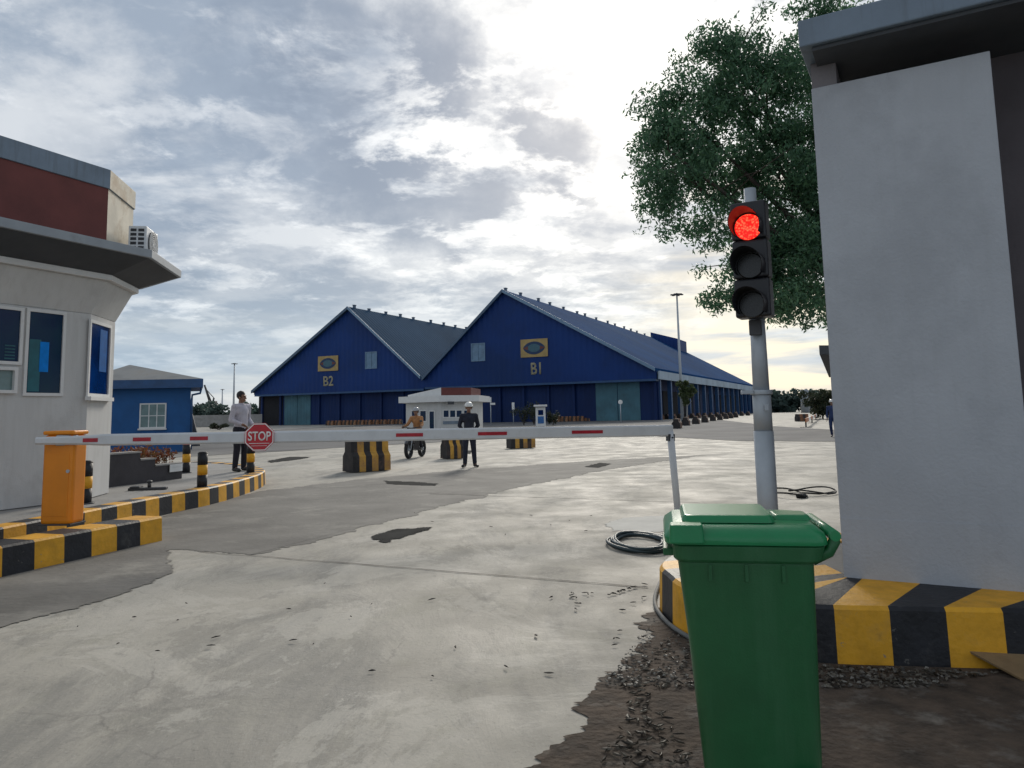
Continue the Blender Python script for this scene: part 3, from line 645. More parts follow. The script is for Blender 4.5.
# arm
yA=hc.y-wcy/2-.1
pa0=at(36,441,yA-.02); pb0=at(672,430.5,G(678,513).y)
ea=(pb0-pa0).normalized(); ez=Z-ea*ea.z; ez.normalize(); ey=ez.cross(ea)
La=(pb0-pa0).length
prof=[(0,.085),(.35,.10),(.55,.115),(.7,.135),(3,.15),(La,.165)]
b=MB(); rings=[]
for t,hh in prof:
    c=pa0+ea*t; w=.036; ch=.02
    pts=[(-w,-hh/2+ch),(-w+ch,-hh/2),(w-ch,-hh/2),(w,-hh/2+ch),(w,hh/2-ch),(w-ch,hh/2),(-w+ch,hh/2),(-w,hh/2-ch)]
    rings.append([b.bm.verts.new(c+ey*x+ez*y) for x,y in pts])
for i in range(len(rings)-1):
    for j in range(8): b.bm.faces.new((rings[i][j],rings[i][(j+1)%8],rings[i+1][(j+1)%8],rings[i+1][j]))
b.bm.faces.new(rings[0]); b.bm.faces.new(rings[-1])
arm=b.build('arm',M['armwhite'],bg)
WA=Wall(pa0,pb0)
def ua(px): return WA.uz(px,436,.037)[0]
for (x0,x1) in ((83,98),(133,151),(190,208),(396,423),(478,507),(572,603)):
    u0,u1=ua(x0),ua(x1); c=pa0+ea*((u0+u1)/2)
    b=MB(); sgn=1 if ey.dot(EYE-pa0)>0 else -1
    b.box(c+ey*sgn*.0385,(u1-u0,.004,.045),ax=(ea,ey,ez)); q=b.build('red_stripe',M['redtape']); q.parent=arm
b=MB(); b.box(pa0+ea*.3+ey*(.09*(-1 if ey.dot(EYE-pa0)>0 else 1)),(.22,.12,.12),ax=(ea,ey,ez)); b.cyl(pa0+ea*.3-ey*.02,hc.lerp(pa0+ea*.3,.5)*1.0+Z*0,.03,n=12) if False else None
b.build('arm_clamp',M['metal'],bg,bevel=.01)
b=MB(); fb=G(678,514); ft=pb0+ea*-.03-Z*.02
b.cyl(ft,Vector((fb.x,fb.y,.02)),.052,.047,n=14); b.cyl(Vector((fb.x,fb.y,0)),Vector((fb.x,fb.y,.02)),.09,n=18); b.build('support_leg',M['armwhite'],bg)
b=MB(); b.box(pb0-ea*.03-ez*.1,(.1,.1,.1),ax=(ea,ey,ez)); b.cyl(pb0-ea*.03-ez*.1-ey*.07,pb0-ea*.03-ez*.1+ey*.07,.014,n=8); b.build('leg_bracket',M['darkmetal'],bg,bevel=.01)
# stop sign on the arm
sgn=1 if ey.dot(EYE-pa0)>0 else -1; nf=ey*sgn
us_=ua(259.5); cs=pa0+ea*us_+nf*.06; cs.z=zat(cs.x,cs.y,437)
rad=13.6*(cs-EYE).length/F*1.03
def octa(r): return [cs+(ea*math.cos(PI/8+k*PI/4)+ez*math.sin(PI/8+k*PI/4))*r for k in range(8)]
b=MB(); b.hexa([p-nf*.004 for p in octa(rad)],[p+nf*.000 for p in octa(rad)]); st=b.build('stop_sign',M['stopred'],bg)
b=MB(); o1,o2=octa(rad*.97),octa(rad*.9)
for k in range(8):
    k2=(k+1)%8; b.face([o1[k]+nf*.002,o1[k2]+nf*.002,o2[k2]+nf*.002,o2[k]+nf*.002])
q=b.build('white_border',M['signwhite']); q.parent=st
exs=ea
t=text_mesh('lettering','STOP',M['signwhite'],cs+nf*.002+ez*rad*.06,ea,ez,rad*.62,st,width=rad*1.45,depth=.002,offset=.02)
t.matrix_parent_inverse=Matrix.Identity(4)
b=MB(); b.box(cs+nf*.003-ez*rad*.42,(rad*1.3,.002,rad*.035),ax=(ea,ey,ez)); b.box(cs+nf*.003-ez*rad*.58,(rad*1.0,.002,rad*.02),ax=(ea,ey,ez)); q=b.build('underline',M['signwhite']); q.parent=st
b=MB(); b.box(cs-nf*.012,(.06,.014,.13),ax=(ea,ey,ez)); q=b.build('sign_bracket',M['darkmetal']); q.parent=st
# ------------------------------------------------------------------ green wheeled bin
Yn=2.78
xl_,xr_=at(688,556,Yn).x,at(823,556,Yn).x; cx=(xl_+xr_)/2; Lb=(xr_-xl_)/.95; Wb=.54
zr=zat(cx,Yn,556); 
bn=thing('wheelie_bin','green plastic wheeled bin with closed lid in front of the traffic light','rubbish bin',(cx+.025,Yn+Wb/2+.02,0.006),R(-11),world=False)
h=zr
def rr(l,w,r,n=5,ox=0):
    pts=[]
    for sx,sy,a0 in ((1,1,0),(-1,1,90),(-1,-1,180),(1,-1,270)):
        for k in range(n+1):
            a=R(a0+90*k/n); pts.append((ox+sx*(l/2-r)+r*math.cos(a),sy*(w/2-r)+r*math.sin(a)))
    return pts
def loft(b,secs,cap=True,m=None):
    rg=[[b.bm.verts.new((x,y,z)) for x,y in pts] for pts,z in secs]; n=len(rg[0])
    for i in range(len(rg)-1):
        for j in range(n):
            f=b.bm.faces.new((rg[i][j],rg[i][(j+1)%n],rg[i+1][(j+1)%n],rg[i+1][j])); f.smooth=False
    if cap: b.bm.faces.new(rg[0][::-1]); b.bm.faces.new(rg[-1])
b=MB(); loft(b,[(rr(Lb*.76,Wb*.80,.05,ox=.03),.1),(rr(Lb*.80,Wb*.82,.05,ox=.028),.14),(rr(Lb*.87,Wb*.88,.05,ox=.016),.55),(rr(Lb*.945,Wb*.945,.045),h-.05),(rr(Lb*.95,Wb*.95,.045),h-.03)])
for f in b.bm.faces: f.smooth=True
b.build('body',M['bin'],bn,bevel=.006)
b=MB(); loft(b,[(rr(Lb*.955,Wb*.96,.045),h-.04),(rr(Lb*1.03,Wb*1.0,.05,ox=.005),h-.028),(rr(Lb*1.06,Wb*1.01,.05,ox=.01),h+.02),(rr(Lb*1.06,Wb*1.0,.05,ox=.01),h+.026)])
b.box((-Lb*.53-.0,0,h-.014),(.05,Wb*.7,.028)); b.build('rim',M['bin'],bn,bevel=.006)
LL=Lb*1.13
b=MB(); loft(b,[(rr(LL,Wb*1.03,.06,ox=.002),h+.028),(rr(LL*1.005,Wb*1.035,.06),h+.05),(rr(LL*.985,Wb*.99,.06),h+.068),(rr(LL*.88,Wb*.82,.05),h+.094)])
for f in b.bm.faces: f.smooth=True
b.build('lid',M['binlid'],bn,bevel=.008)
b=MB(); loft(b,[(rr(LL*.60,Wb*.74,.04,ox=-.05),h+.096),(rr(LL*.56,Wb*.66,.03,ox=-.05),h+.125)]); b.build('lid_panel',M['binlid'],bn,bevel=.008)
b=MB(); loft(b,[(rr(.15,.16,.02,ox=LL*.34),h+.09),(rr(.13,.13,.02,ox=LL*.34),h+.112)]); b.build('lid_boss',M['binlid'],bn,bevel=.008)
b=MB(); loft(b,[(rr(.13,.10,.02,ox=-LL*.36),h+.035),(rr(.12,.09,.02,ox=-LL*.36),h+.102)])
for v in b.bm.verts: v.co.y-=Wb*.46
b.build('lid_grip',M['binlid'],bn,bevel=.005)
xh=Lb*.5+.062
for s in (-1,1):
    b=MB(); b.tube([(Lb*.46,s*Wb*.40,h-.03),(Lb*.5+.04,s*Wb*.40,h-.0),(xh,s*Wb*.40,h+.04),(xh,s*Wb*.38,h+.06)],.022,n=8); b.build('handle_arm',M['bin'],bn)
b=MB(); b.tube([(xh,-Wb*.44,h+.06),(xh,Wb*.44,h+.06)],.02,n=12); b.build('handle',M['binlid'],bn)
b=MB()
for s in (-.3,0,.3): b.box((Lb*.44,s*Wb,h+.06),(.09,.05,.05))
b.cyl((Lb*.485,-Wb*.4,h+.055),(Lb*.485,Wb*.4,h+.055),.012,n=8); b.build('hinge',M['bin'],bn,bevel=.006)
for k in (-1,0,1):
    b=MB(); b.box((k*.13,-Wb*.455,h-.075),(.012,.03,.06)); b.build('rib',M['bin'],bn)
for s in (-1,1):
    b=MB(); y=s*(Wb*.44); b.cyl((Lb*.36,y-.025,.1),(Lb*.36,y+.025,.1),.1,n=28); w=b.build('wheel',M['rubber'],bn,bevel=.01)
    b=MB(); b.cyl((Lb*.36,y-.028,.1),(Lb*.36,y+.028,.1),.055,n=20); q=b.build('hub',M['blackplastic']); q.parent=w
b=MB(); b.cyl((Lb*.36,-Wb*.42,.1),(Lb*.36,Wb*.42,.1),.012,n=8); b.build('axle',M['metal'],bn)
# ------------------------------------------------------------------ traffic light
tp=G(768,528,ZR); yT=5.75; tp=at(768,510,yT)
tl=thing('traffic_light','traffic light on a grey pole showing red, standing behind the green bin','traffic light',(tp.x,tp.y,KH+.015),world=True)
zj=zat(tp.x,tp.y,392); zj2=zat(tp.x,tp.y,431); ztp=zat(tp.x,tp.y,189)
b=MB(); b.cyl((tp.x,tp.y,KH+.015),(tp.x,tp.y,zj2),.074,n=28); b.cyl((tp.x,tp.y,zj2),(tp.x,tp.y,zj),.069,n=28); b.cyl((tp.x,tp.y,zj),(tp.x,tp.y,zat(tp.x,tp.y,320)),.062,.056,n=28); b.cyl((tp.x,tp.y,zat(tp.x,tp.y,320)),(tp.x,tp.y,ztp),.052,.047,n=24)
b.build('pole',M['metal'],tl)
b=MB(); b.cyl((tp.x,tp.y,zj-.02),(tp.x,tp.y,zj+.015),.082,n=28); b.box((tp.x-.12,tp.y-.03,zj),(.09,.04,.03)); b.box((tp.x,tp.y-.1,zj-.12),(.03,.02,.05)); b.build('pole_clamp',M['metal'],tl,bevel=.004)
b=MB(); b.box((tp.x,tp.y,KH+.025),(.32,.32,.02)); b.build('base_plate',M['metal'],tl)
fd=Vector((-.56,-1,0)).normalized(); sd=Vector((-fd.y,fd.x,0)); sd=Vector((fd.y,-fd.x,0)); sd=-sd if sd.x<0 else sd
zb=zat(tp.x,tp.y-.12,319); zt_=zat(tp.x,tp.y-.12,205); Hh=zt_-zb; whd=34*(tp.y-.1)/F
hc_=Vector((tp.x+.025,tp.y,0))+fd*.19
k=Hh/3
for i in range(3):
    cz=zb+k*(i+.5); b=MB(); b.box(hc_+Z*cz,(whd,.17,k-.006),ax=(sd,fd,Z)); hs=b.build('lamp_housing',M['blackplastic'],tl,bevel=.018,seg=3)
    lc=hc_+Z*(cz-.055+.02*i*0)+fd*.085; rl=.102
    b=MB(); b.cyl(lc+fd*.002,lc+fd*.012,rl*.98,rl*.9,n=36); q=b.build('lens',M['lensoff'] if i<2 else None); q.parent=hs
    if i==2: REDLENS=(q,lc.copy())
    b=MB(); nseg=26
    for j in range(nseg):
        a0=R(-35)+(PI+R(70))*j/nseg; a1=R(-35)+(PI+R(70))*(j+1)/nseg
        def pp(a,r,dd): return lc+(sd*math.cos(a)+Z*math.sin(a))*r+fd*dd
        def ln(a): return .11+.13*max(0,math.sin(a)*.6+.4)
        r0,r1=rl*1.12,rl*1.07
        b.face([pp(a0,r0,.0),pp(a1,r0,.0),pp(a1,r0,ln(a1)),pp(a0,r0,ln(a0))]); b.face([pp(a0,r1,.0),pp(a1,r1,.0),pp(a1,r1,ln(a1)),pp(a0,r1,ln(a0))]); b.face([pp(a0,r0,ln(a0)),pp(a1,r0,ln(a1)),pp(a1,r1,ln(a1)),pp(a0,r1,ln(a0))])
    q=b.build('visor',M['blackplastic']); q.parent=hs
b=MB(); b.box(Vector((tp.x,tp.y,zb-.06))+fd*.085,(.09,.05,.12),ax=(sd,fd,Z)); b.build('mounting_bracket',M['darkmetal'],tl,bevel=.006)
b=MB(); b.box(Vector((tp.x,tp.y,zt_-.06))+fd*.09,(.09,.07,.06),ax=(sd,fd,Z)); b.build('mounting_bracket',M['darkmetal'],tl,bevel=.006)
m=bpy.data.materials.new('red led cluster'); m.use_nodes=True; N=m.node_tree.nodes; L=m.node_tree.links; pb_=N['Principled BSDF']
tc=N.new('ShaderNodeTexCoord'); v=N.new('ShaderNodeTexVoronoi'); v.inputs['Scale'].default_value=55; L.new(tc.outputs['Object'],v.inputs['Vector'])
r=N.new('ShaderNodeValToRGB'); r.color_ramp.elements[0].color=(1,.10,.045,1); r.color_ramp.elements[1].color=(.55,.006,.004,1); r.color_ramp.elements[0].position=.15; r.color_ramp.elements[1].position=.6; L.new(v.outputs['Distance'],r.inputs[0])
L.new(r.outputs[0],pb_.inputs['Emission Color']); pb_.inputs['Emission Strength'].default_value=1.6; pb_.inputs['Base Color'].default_value=(.2,.01,.01,1)
REDLENS[0].data.materials.clear(); REDLENS[0].data.materials.append(m)
# ------------------------------------------------------------------ hoses, cable, cardboard, litter
c=G(640,545); b=MB(); pts=[]
for i in range(7*36):
    t=2*PI*i/36; lp=i//36; rx=.30+.035*math.sin(lp*2.1)+.02*math.sin(t*1.5+lp); ry=.52+.04*math.cos(lp*1.7)
    pts.append((c.x+.02*math.sin(lp*5)+rx*math.cos(t),c.y+.03*math.cos(lp*3)+ry*math.sin(t),.02+.014*(lp%4)+.008*math.sin(t*2+lp)))
b.tube(pts,.017,n=7); tag(b.build('hose_coil',M['hose']),'coiled dark teal hose lying on the concrete left of the bin','hose')
b=MB(); pp_=[G(668,572),G(659,588),G(655,605),G(664,622),G(688,640),G(735,660),G(790,690)]; sp=smooth_path([p.xy for p in pp_],8)
b.tube([(p.x,p.y,.022) for p in sp],.016,n=8); tag(b.build('hose',M['hosegrey']),'dusty grey hose curving round the end of the right striped kerb','hose')
b=MB(); c=G(792,497)
def loop(cx,cy,rx,ry,tilt,z=.02,n=30): return [(cx+rx*math.cos(t)*math.cos(tilt)-ry*math.sin(t)*math.sin(tilt),cy+rx*math.cos(t)*math.sin(tilt)+ry*math.sin(t)*math.cos(tilt),z+.03*math.sin(t*2)+.03) for t in np.linspace(0,2*PI,n)]
b.tube(loop(c.x-.02,c.y+.25,.26,.5,.2),.014,n=6); b.tube(loop(c.x+.5,c.y+.4,.38,.35,-.1,.03),.014,n=6); b.tube([(c.x+.05,c.y-.2,.02),(c.x+.18,c.y+.05,.06),(c.x+.5,c.y+.1,.03),(c.x+.9,c.y+.45,.02)],.013,n=6)
b.ell((c.x+.1,c.y-.15,.03),(.09,.09,.05),seg=10,rings=6)
tag(b.build('cable_loops',M['rubber']),'looped black cable lying on the ground behind the traffic light pole','cable')
c0=G(952,672); c1=G(1100,705); 
b=MB(); e=Vector((1,-.02,0)).normalized(); q=Vector((0.05,-.9,-.33)).normalized(); nn=e.cross(q).normalized()
base=Vector((G(955,664).x,G(955,664).y-.02,.12)); 
poly_=[(0,0),(.22,-.02),(1.2,-.03),(1.25,.34),(.5,.37),(.17,.30)]
b.hexa([base+e*x+q*y for x,y in poly_],[base+e*x+q*y+nn*.012 for x,y in poly_])
tag(b.build('cardboard_sheet',M['card']),'stained brown cardboard sheet lying against the right striped kerb','cardboard')
# litter
def scatter(name,regions,n,size,m,label,z=.012,aspect=.3):
    pts=[]
    while len(pts)<n:
        (x0,y0),(x1,y1),(x2,y2)=random.choice(regions); a,c=random.random(),random.random()
        if a+c>1: a,c=1-a,1-c
        pts.append(G(x0+(x1-x0)*a+(x2-x0)*c,y0+(y1-y0)*a+(y2-y0)*c))
    b=MB()
    for p in pts:
        s=size*random.uniform(.4,1.6); t=random.uniform(0,PI); d=Vector((math.cos(t),math.sin(t),random.uniform(-.15,.15))); q=Vector((-d.y,d.x,random.uniform(-.3,.3)))*aspect*random.uniform(.5,1.5)
        c=p+Z*(z+random.uniform(0,.006)); b.hexa([c-d*s,c+q*s,c+d*s,c-q*s*.8],[c-d*s*.7+Z*.005,c+q*s*.7+Z*.008,c+d*s*.7+Z*.005,c-q*s*.5+Z*.006])
    return tag(b.build(name,m),label,'litter',kind='stuff')
scatter('leaf_litter',[((620,690),(690,615),(700,690)),((820,668),(1010,674),(900,690)),((820,668),(820,690),(960,690)),((600,768),(640,680),(700,768))],520,.022,M['litter'],'dry leaves and stones scattered on the dark dirt beside the bin')
scatter('fallen_twigs',[((60,600),(600,570),(600,690)),((0,640),(60,600),(560,690)),((600,570),(655,585),(600,680)),((280,500),(600,500),(640,560))],40,.026,M['twig'],'dark twigs and leaf scraps scattered over the pale concrete',aspect=.22)
scatter('pebbles',[((620,690),(690,615),(700,690)),((820,668),(1010,674),(900,690)),((820,668),(820,690),(960,690)),((600,690),(655,620),(640,690))],420,.011,M['pebble'],'small pale stones and crumbs in the dark dirt round the bin',aspect=.8)
scatter('fallen_twigs',[((620,592),(650,584),(600,600)),((540,596),(600,588),(575,612))],40,.02,M['twig'],'dark debris gathered along the joint in the concrete',aspect=.3)
# ------------------------------------------------------------------ concrete barriers
def barrier(L_=1.2,hgt=.9,low=False,n=6,name='concrete_barrier'):
    b=MB(); mats=[M['blkworn'],M['yelworn']]
    prof=[(-.32,0),(-.31,.4),(-.19,.52),(-.17,hgt-.03),(-.14,hgt),(.14,hgt),(.17,hgt-.03),(.19,.52),(.31,.4),(.32,0)] if not low else [(-.25,0),(-.25,.36),(-.2,.42),(.2,.42),(.25,.36),(.25,0)]
    for k in range(n):
        x0=-L_/2+L_*k/n; x1=x0+L_/n; mi=b.mi(mats[k%2])
        A=[b.bm.verts.new((x0,y,z)) for y,z in prof]; B=[b.bm.verts.new((x1,y,z)) for y,z in prof]
        for j in range(len(prof)-1):
            f=b.bm.faces.new((A[j],B[j],B[j+1],A[j+1])); f.material_index=mi
        if k==0: b.bm.faces.new(A[::-1]).material_index=mi
        if k==n-1: b.bm.faces.new(B).material_index=mi
    bmesh.ops.remove_doubles(b.bm,verts=b.bm.verts[:],dist=1e-5)
    return b.build(name)
def bplace(o,p,rz,label,group): o.location=(p[0],p[1],.018); o.rotation_euler=(0,0,rz); return tag(o,label,'barrier',group)
p=G(366,471.5); bplace(barrier(1.1,.95),(p.x,p.y+.1),R(38),'nearest striped concrete barrier, left of the motorcyclist','concrete barriers under the boom')
p=G(455,459); bplace(barrier(.62,.82,n=5),(p.x-.1,p.y+.2),R(25),'striped concrete barrier standing behind the guard in the white helmet','concrete barriers under the boom')
p=G(521,448.5); bplace(barrier(1.1,.42,True),(p.x,p.y+.2),R(25),'low striped concrete block right of the guard','concrete barriers under the boom')
M['rust']=mat('rusty faded paint',(.26,.12,.06),.85,scale=3,var=.3,dirt=(.3,.2,.12),dscale=2,damt=.6,dth=.5)
keep=M['yelworn']; M['yelworn']=M['rust']; proto=barrier(1.2,.72,n=4); M['yelworn']=keep
cnt=0
spots=[]
for i,(px,py) in enumerate([(677,428.5),(686,425.5),(696,424),(705,422.5),(713,421),(720,420),(726,419),(731,418.3),(736,417.5)]): spots.append((G(px,py),R(70),'row beside the road right of the boom tip, before the warehouse','striped barriers beside the road right of the boom tip'))
for i,px in enumerate(np.linspace(655,748,16)): spots.append((G(px,419.8-(px-655)*.045),R(64),'','striped barriers along the long side of the right warehouse'))
for i,px in enumerate(np.linspace(556,650,13)): spots.append((G(px,421.8-(px-556)*.022),R(-22+random.uniform(-8,8)),'','striped barriers in front of the right warehouse gable'))
for i,px in enumerate(np.linspace(330,398,10)): spots.append((G(px,425.5-(px-330)*.02),R(-22+random.uniform(-8,8)),'','striped barriers in front of the left warehouse gable'))
labs={'striped barriers beside the road right of the boom tip':'small striped barrier in the near row beside the road right of the boom tip','striped barriers along the long side of the right warehouse':'small striped barrier in the row along the long side of the right warehouse','striped barriers in front of the right warehouse gable':'small striped barrier in the row before the right warehouse gable and teal door','striped barriers in front of the left warehouse gable':'small striped barrier in the row before the left warehouse gable'}
for i,(p,rz,_,grp) in enumerate(spots):
    o=proto if i==0 else proto.copy()
    if i: col.objects.link(o)
    bplace(o,p,rz,labs[grp],grp)
# ------------------------------------------------------------------ warehouses
Yc_=100.0; g=Vector((.905,-.425,0)).normalized(); u=Vector((.425,.905,0)).normalized()
Cc=at(655,367,Yc_); Cc=Vector((Cc.x,Cc.y,0))
WG=Wall(Cc,Cc-g*10)   # e points to the left
def s_of(px,py=380): return WG.uz(px,py)
e2=s_of(656,368); a2=s_of(504,290); v_=s_of(424,378); a1=s_of(350,307); e1=s_of(254,391)
print('warehouse',e2,a2,v_,a1,e1)
LEN=100; REC=1.6
def roofquad(p,q,d0,d1,m,name,parent,th=.35,over=.6):
    """roof sheet between section points p,q (u,z) running back from the gable"""
    b=MB(); P0_=WG.P(p[0],p[1],over); Q0=WG.P(q[0],q[1],over); P1_=WG.P(p[0],p[1],-d1); Q1=WG.P(q[0],q[1],-d1)
    dn=Vector((0,0,-th)); b.hexa([P0_+dn,Q0+dn,Q1+dn,P1_+dn],[P0_,Q0,Q1,P1_]); return b.build(name,m,parent)
def rake(p,q,m,parent,w=.45):
    b=MB(); WG.poly(b,[(p[0],p[1]+.05),(q[0],q[1]+.05),(q[0],q[1]-w),(p[0],p[1]-w)],.61,.75); b.build('edge_trim',m,parent)
def warehouse(name,label,el,ap,er,len_,roofm,lowz,right_side):
    # el: left/eave point, er: right
    base=WG.P((el[0]+er[0])/2,0)
    w=thing(name,label,'warehouse',tuple(base))
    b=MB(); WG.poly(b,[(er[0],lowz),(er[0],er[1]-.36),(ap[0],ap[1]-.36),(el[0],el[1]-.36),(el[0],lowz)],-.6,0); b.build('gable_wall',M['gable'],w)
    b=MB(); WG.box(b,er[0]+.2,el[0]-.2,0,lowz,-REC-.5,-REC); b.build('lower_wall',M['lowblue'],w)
    b=MB(); WG.box(b,er[0]+.1,el[0]-.1,lowz-.3,lowz-.01,-REC,-.02); b.build('ledge',M['bluetrim'],w)
    roofquad(ap,er,0,len_,roofm,'roof',w); roofquad((ap[0]+.0,ap[1]-.01),el,0,len_,roofm,'roof',w)
    # far end and side walls
    b=MB(); WG.poly(b,[(er[0],0.0),(er[0],er[1]-.4),(ap[0],ap[1]-.4),(el[0],el[1]-.4),(el[0],0.0)],-len_+.5,-len_+1.2); b.build('end_wall',M['gable'],w)
    return w
lowz=WG.uz(560,381)[1]
lowz=5.6
w2=warehouse('warehouse','right blue warehouse with steep gable marked B1 and a long columned side',v_,a2,e2,LEN,M['roofblue'],lowz,True)
w1=warehouse('warehouse','left blue warehouse with steep gable, grey roof and a dark open bay',e1,a1,v_,LEN*.8,M['roofslate'],lowz-.2,False)
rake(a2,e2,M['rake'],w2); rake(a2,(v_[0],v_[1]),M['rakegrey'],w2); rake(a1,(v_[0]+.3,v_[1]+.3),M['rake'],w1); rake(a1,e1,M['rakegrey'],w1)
for t in np.linspace(.01,.97,17): 
    for w,ap,ln in ((w2,a2,LEN),(w1,a1,LEN*.8)):
        b=MB(); p=WG.P(ap[0],ap[1]+.12+random.uniform(-.12,.05),-ln*(t+random.uniform(-.012,.012))); b.box(p,(.3,.5,.5),ax=(WG.e,WG.n,Z)); b.box(p+Z*.3,(.45,.65,.08),ax=(WG.e,WG.n,Z)); b.build('ridge_vent',M['rakegrey'],w)
def panel_sign(w,r,lab):
    s=thing('logo_sign',lab,'sign',tuple(WG.P(r[0],r[2],.05)))
    b=MB(); WG.box(b,*r,.05,.15); b.build('panel',M['logoyel'],s)
    cu,cz=(r[0]+r[1])/2,(r[2]+r[3])/2; hw,hh=(r[1]-r[0])*.40,(r[3]-r[2])*.36
    b=MB(); ring=[(cu+hw*math.cos(t)*(1 if abs(math.cos(t))>.01 else 1),cz+hh*math.copysign(abs(math.sin(t))**1.3,math.sin(t))) for t in np.linspace(0,2*PI,28,endpoint=False)]
    WG.poly(b,ring,.151,.18); b.build('emblem_outline',M['logodark'],s)
    b=MB(); WG.poly(b,[(cu+(x-cu)*.62,cz+(z-cz)*.62) for x,z in ring],.181,.2); b.build('emblem_centre',M['logoteal'],s)
    b=MB(); WG.poly(b,[(cu+hw*1.02,cz),(cu+hw*.55,cz+hh*.3),(cu+hw*.55,cz-hh*.3)],.1815,.205); WG.poly(b,[(cu-hw*1.02,cz),(cu-hw*.55,cz+hh*.3),(cu-hw*.55,cz-hh*.3)],.1815,.205); b.build('emblem_tip',M['logored'],s)
panel_sign(w2,WG.rect(521,339,548,357),'yellow emblem sign high on the right warehouse gable above the B1 marking')
panel_sign(w1,WG.rect(318.5,356,338.5,371),'yellow emblem sign high on the left warehouse gable')
for txt,(x0,y0,x1,y1),w in (('B1',(531,362.5,541,374.5),w2),('B2',(323.5,376,333.5,386),w1)):
    r=WG.rect(x0,y0,x1,y1); text_mesh('painted_number',txt,M['letter'],WG.P((r[0]+r[1])/2,(r[2]+r[3])/2,.03),-WG.e,Z,(r[3]-r[2]),w,width=(r[1]-r[0]),depth=.03,offset=.02)
for (x0,y0,x1,y1),w in (((472,344,484.5,360.5),w2),((366,352.5,376.5,368),w1)):
    window2(WG,WG.rect(x0,y0,x1,y1),w,'pane',.12,'rake',mull=1,proud=.1)
# doors (on the recessed lower wall)
def onrec(px0,py0,px1,py1):
    mx,my=(px0+px1)/2,(py0+py1)/2
    return sorted((WG.uz(px0,my,-REC)[0],WG.uz(px1,my,-REC)[0]))
DOORS=[]
for (x0,x1,y0,w,lab) in ((596,640,377,w2,'faded teal sliding door'),(285,311,393,w1,'faded teal sliding door')):
    u0,u1=onrec(x0,y0,x1,410); zt2=min(WG.uz((x0+x1)/2,y0,-REC)[1],lowz+.0)
    b=MB()
    DOORS.append((u0,u1)); um=(u0+u1)/2; WG.box(b,u0,um-.05,0.02,zt2,-REC+.02,-REC+.14); WG.box(b,um+.05,u1,.02,zt2,-REC+.02,-REC+.14)
    dd=b.build('sliding_door',M['tealdoor'],w); dd['label']=lab
    b=MB(); WG.box(b,u0-.6,u1+.6,zt2+.01,zt2+.3,-REC+.02,-REC+.3); b.build('door_track',M['bluetrim'],w)
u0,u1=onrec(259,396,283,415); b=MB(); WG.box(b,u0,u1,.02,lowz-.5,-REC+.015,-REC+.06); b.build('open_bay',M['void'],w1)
for w,(s0,s1),N_ in ((w2,(e2[0],v_[0]),9),(w1,(v_[0],e1[0]),8)):
    for k in range(N_+1):
        uu=s0+.6+(s1-s0-1.2)*k/N_
        if any(x0-.3<uu<x1+.3 for x0,x1 in DOORS): continue
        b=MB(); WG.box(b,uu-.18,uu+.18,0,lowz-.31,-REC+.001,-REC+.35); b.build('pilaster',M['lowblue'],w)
# long side of the right warehouse: canopy fascia, columns, dark bays
WSd=Wall(Cc+g*.0,Cc+u*10)
b=MB(); WSd.box(b,.2,LEN,e2[1]-1.5,e2[1]-.37,.3,.5); b.build('canopy_fascia',M['canopy'],w2)
b=MB(); WSd.box(b,.2,LEN,e2[1]-.55,e2[1]-.38,-.5,.29); b.build('canopy_soffit',M['bluetrim'],w2)
b=MB(); WSd.box(b,2.3,LEN-1,0,e2[1]-.6,-4,-3.2); b.build('side_wall',M['lowblue'],w2)
for k in range(16):
    x=2+k*6.4; b=MB(); WSd.box(b,x,x+.6,0,e2[1]-.6,-.45,.1); b.build('column',M['bluetrim'],w2)
for k in range(15):
    x=3.6+k*6.4; b=MB(); WSd.box(b,x,x+3.6,.02,4.3,-3.19,-3.1); b.build('unlit_bay',M['void'],w2)  # dark panel stands in for the unlit space of each bay
# roof dormer near the far end
cb=WG.P(a2[0]-3.2,0,-LEN*.86)
b=MB(); zz0=a2[1]-4.3; zz1=a2[1]+.6
W3u0=a2[0]-4.8; 
def rp_(uu,zz,dd): return WG.P(uu,zz,dd)
D0,D1=-LEN*.87,-LEN*.98
b.hexa([rp_(a2[0]-6.2,a2[1]-4.2,D0),rp_(a2[0]+.5,a2[1]-4.2,D0),rp_(a2[0]+.5,a2[1]-4.2,D1),rp_(a2[0]-6.2,a2[1]-4.2,D1)],[rp_(a2[0]-6.2,a2[1]-.6,D0),rp_(a2[0]+.5,a2[1]+1.4,D0),rp_(a2[0]+.5,a2[1]+1.4,D1),rp_(a2[0]-6.2,a2[1]-.6,D1)])
b.build('roof_dormer',M['gable'],w2)
# ------------------------------------------------------------------ middle white booth
A=G(399,430.5); yb=62.0; A=at(406,425,yb); A.z=0; B=at(432,425,yb-2.2); B.z=0; C_=at(474,425,yb-.4)
S=yb/F
mb_=thing('guard_booth','distant white guard booth with maroon roof parapet behind the boom','booth',(B.x,B.y,0))
fA=Vector((at(406,420,yb).x,yb)); fB=Vector((at(441,420,yb-2.5).x,yb-2.5)); fC=Vector((at(473,420,yb-1.0).x,yb-1.0)); fD=Vector((fC.x+.6,yb+4)); fE=Vector((fA.x+.4,yb+4))
foot2=[fA,fB,fC,fD,fE]
ztw=zat(fB.x,fB.y,402); zr0=ztw; zr1=zat(fB.x,fB.y,395.5)
b=MB(); b.prism(foot2,0,ztw); b.build('wall',M['plaster'],mb_)
b=MB(); b.prism(offset_poly(foot2,.55),ztw+.01,zr1); b.build('roof',M['trim'],mb_)
pz=zat(fB.x,fB.y,387.5); pf=offset_poly(foot2,-.15)
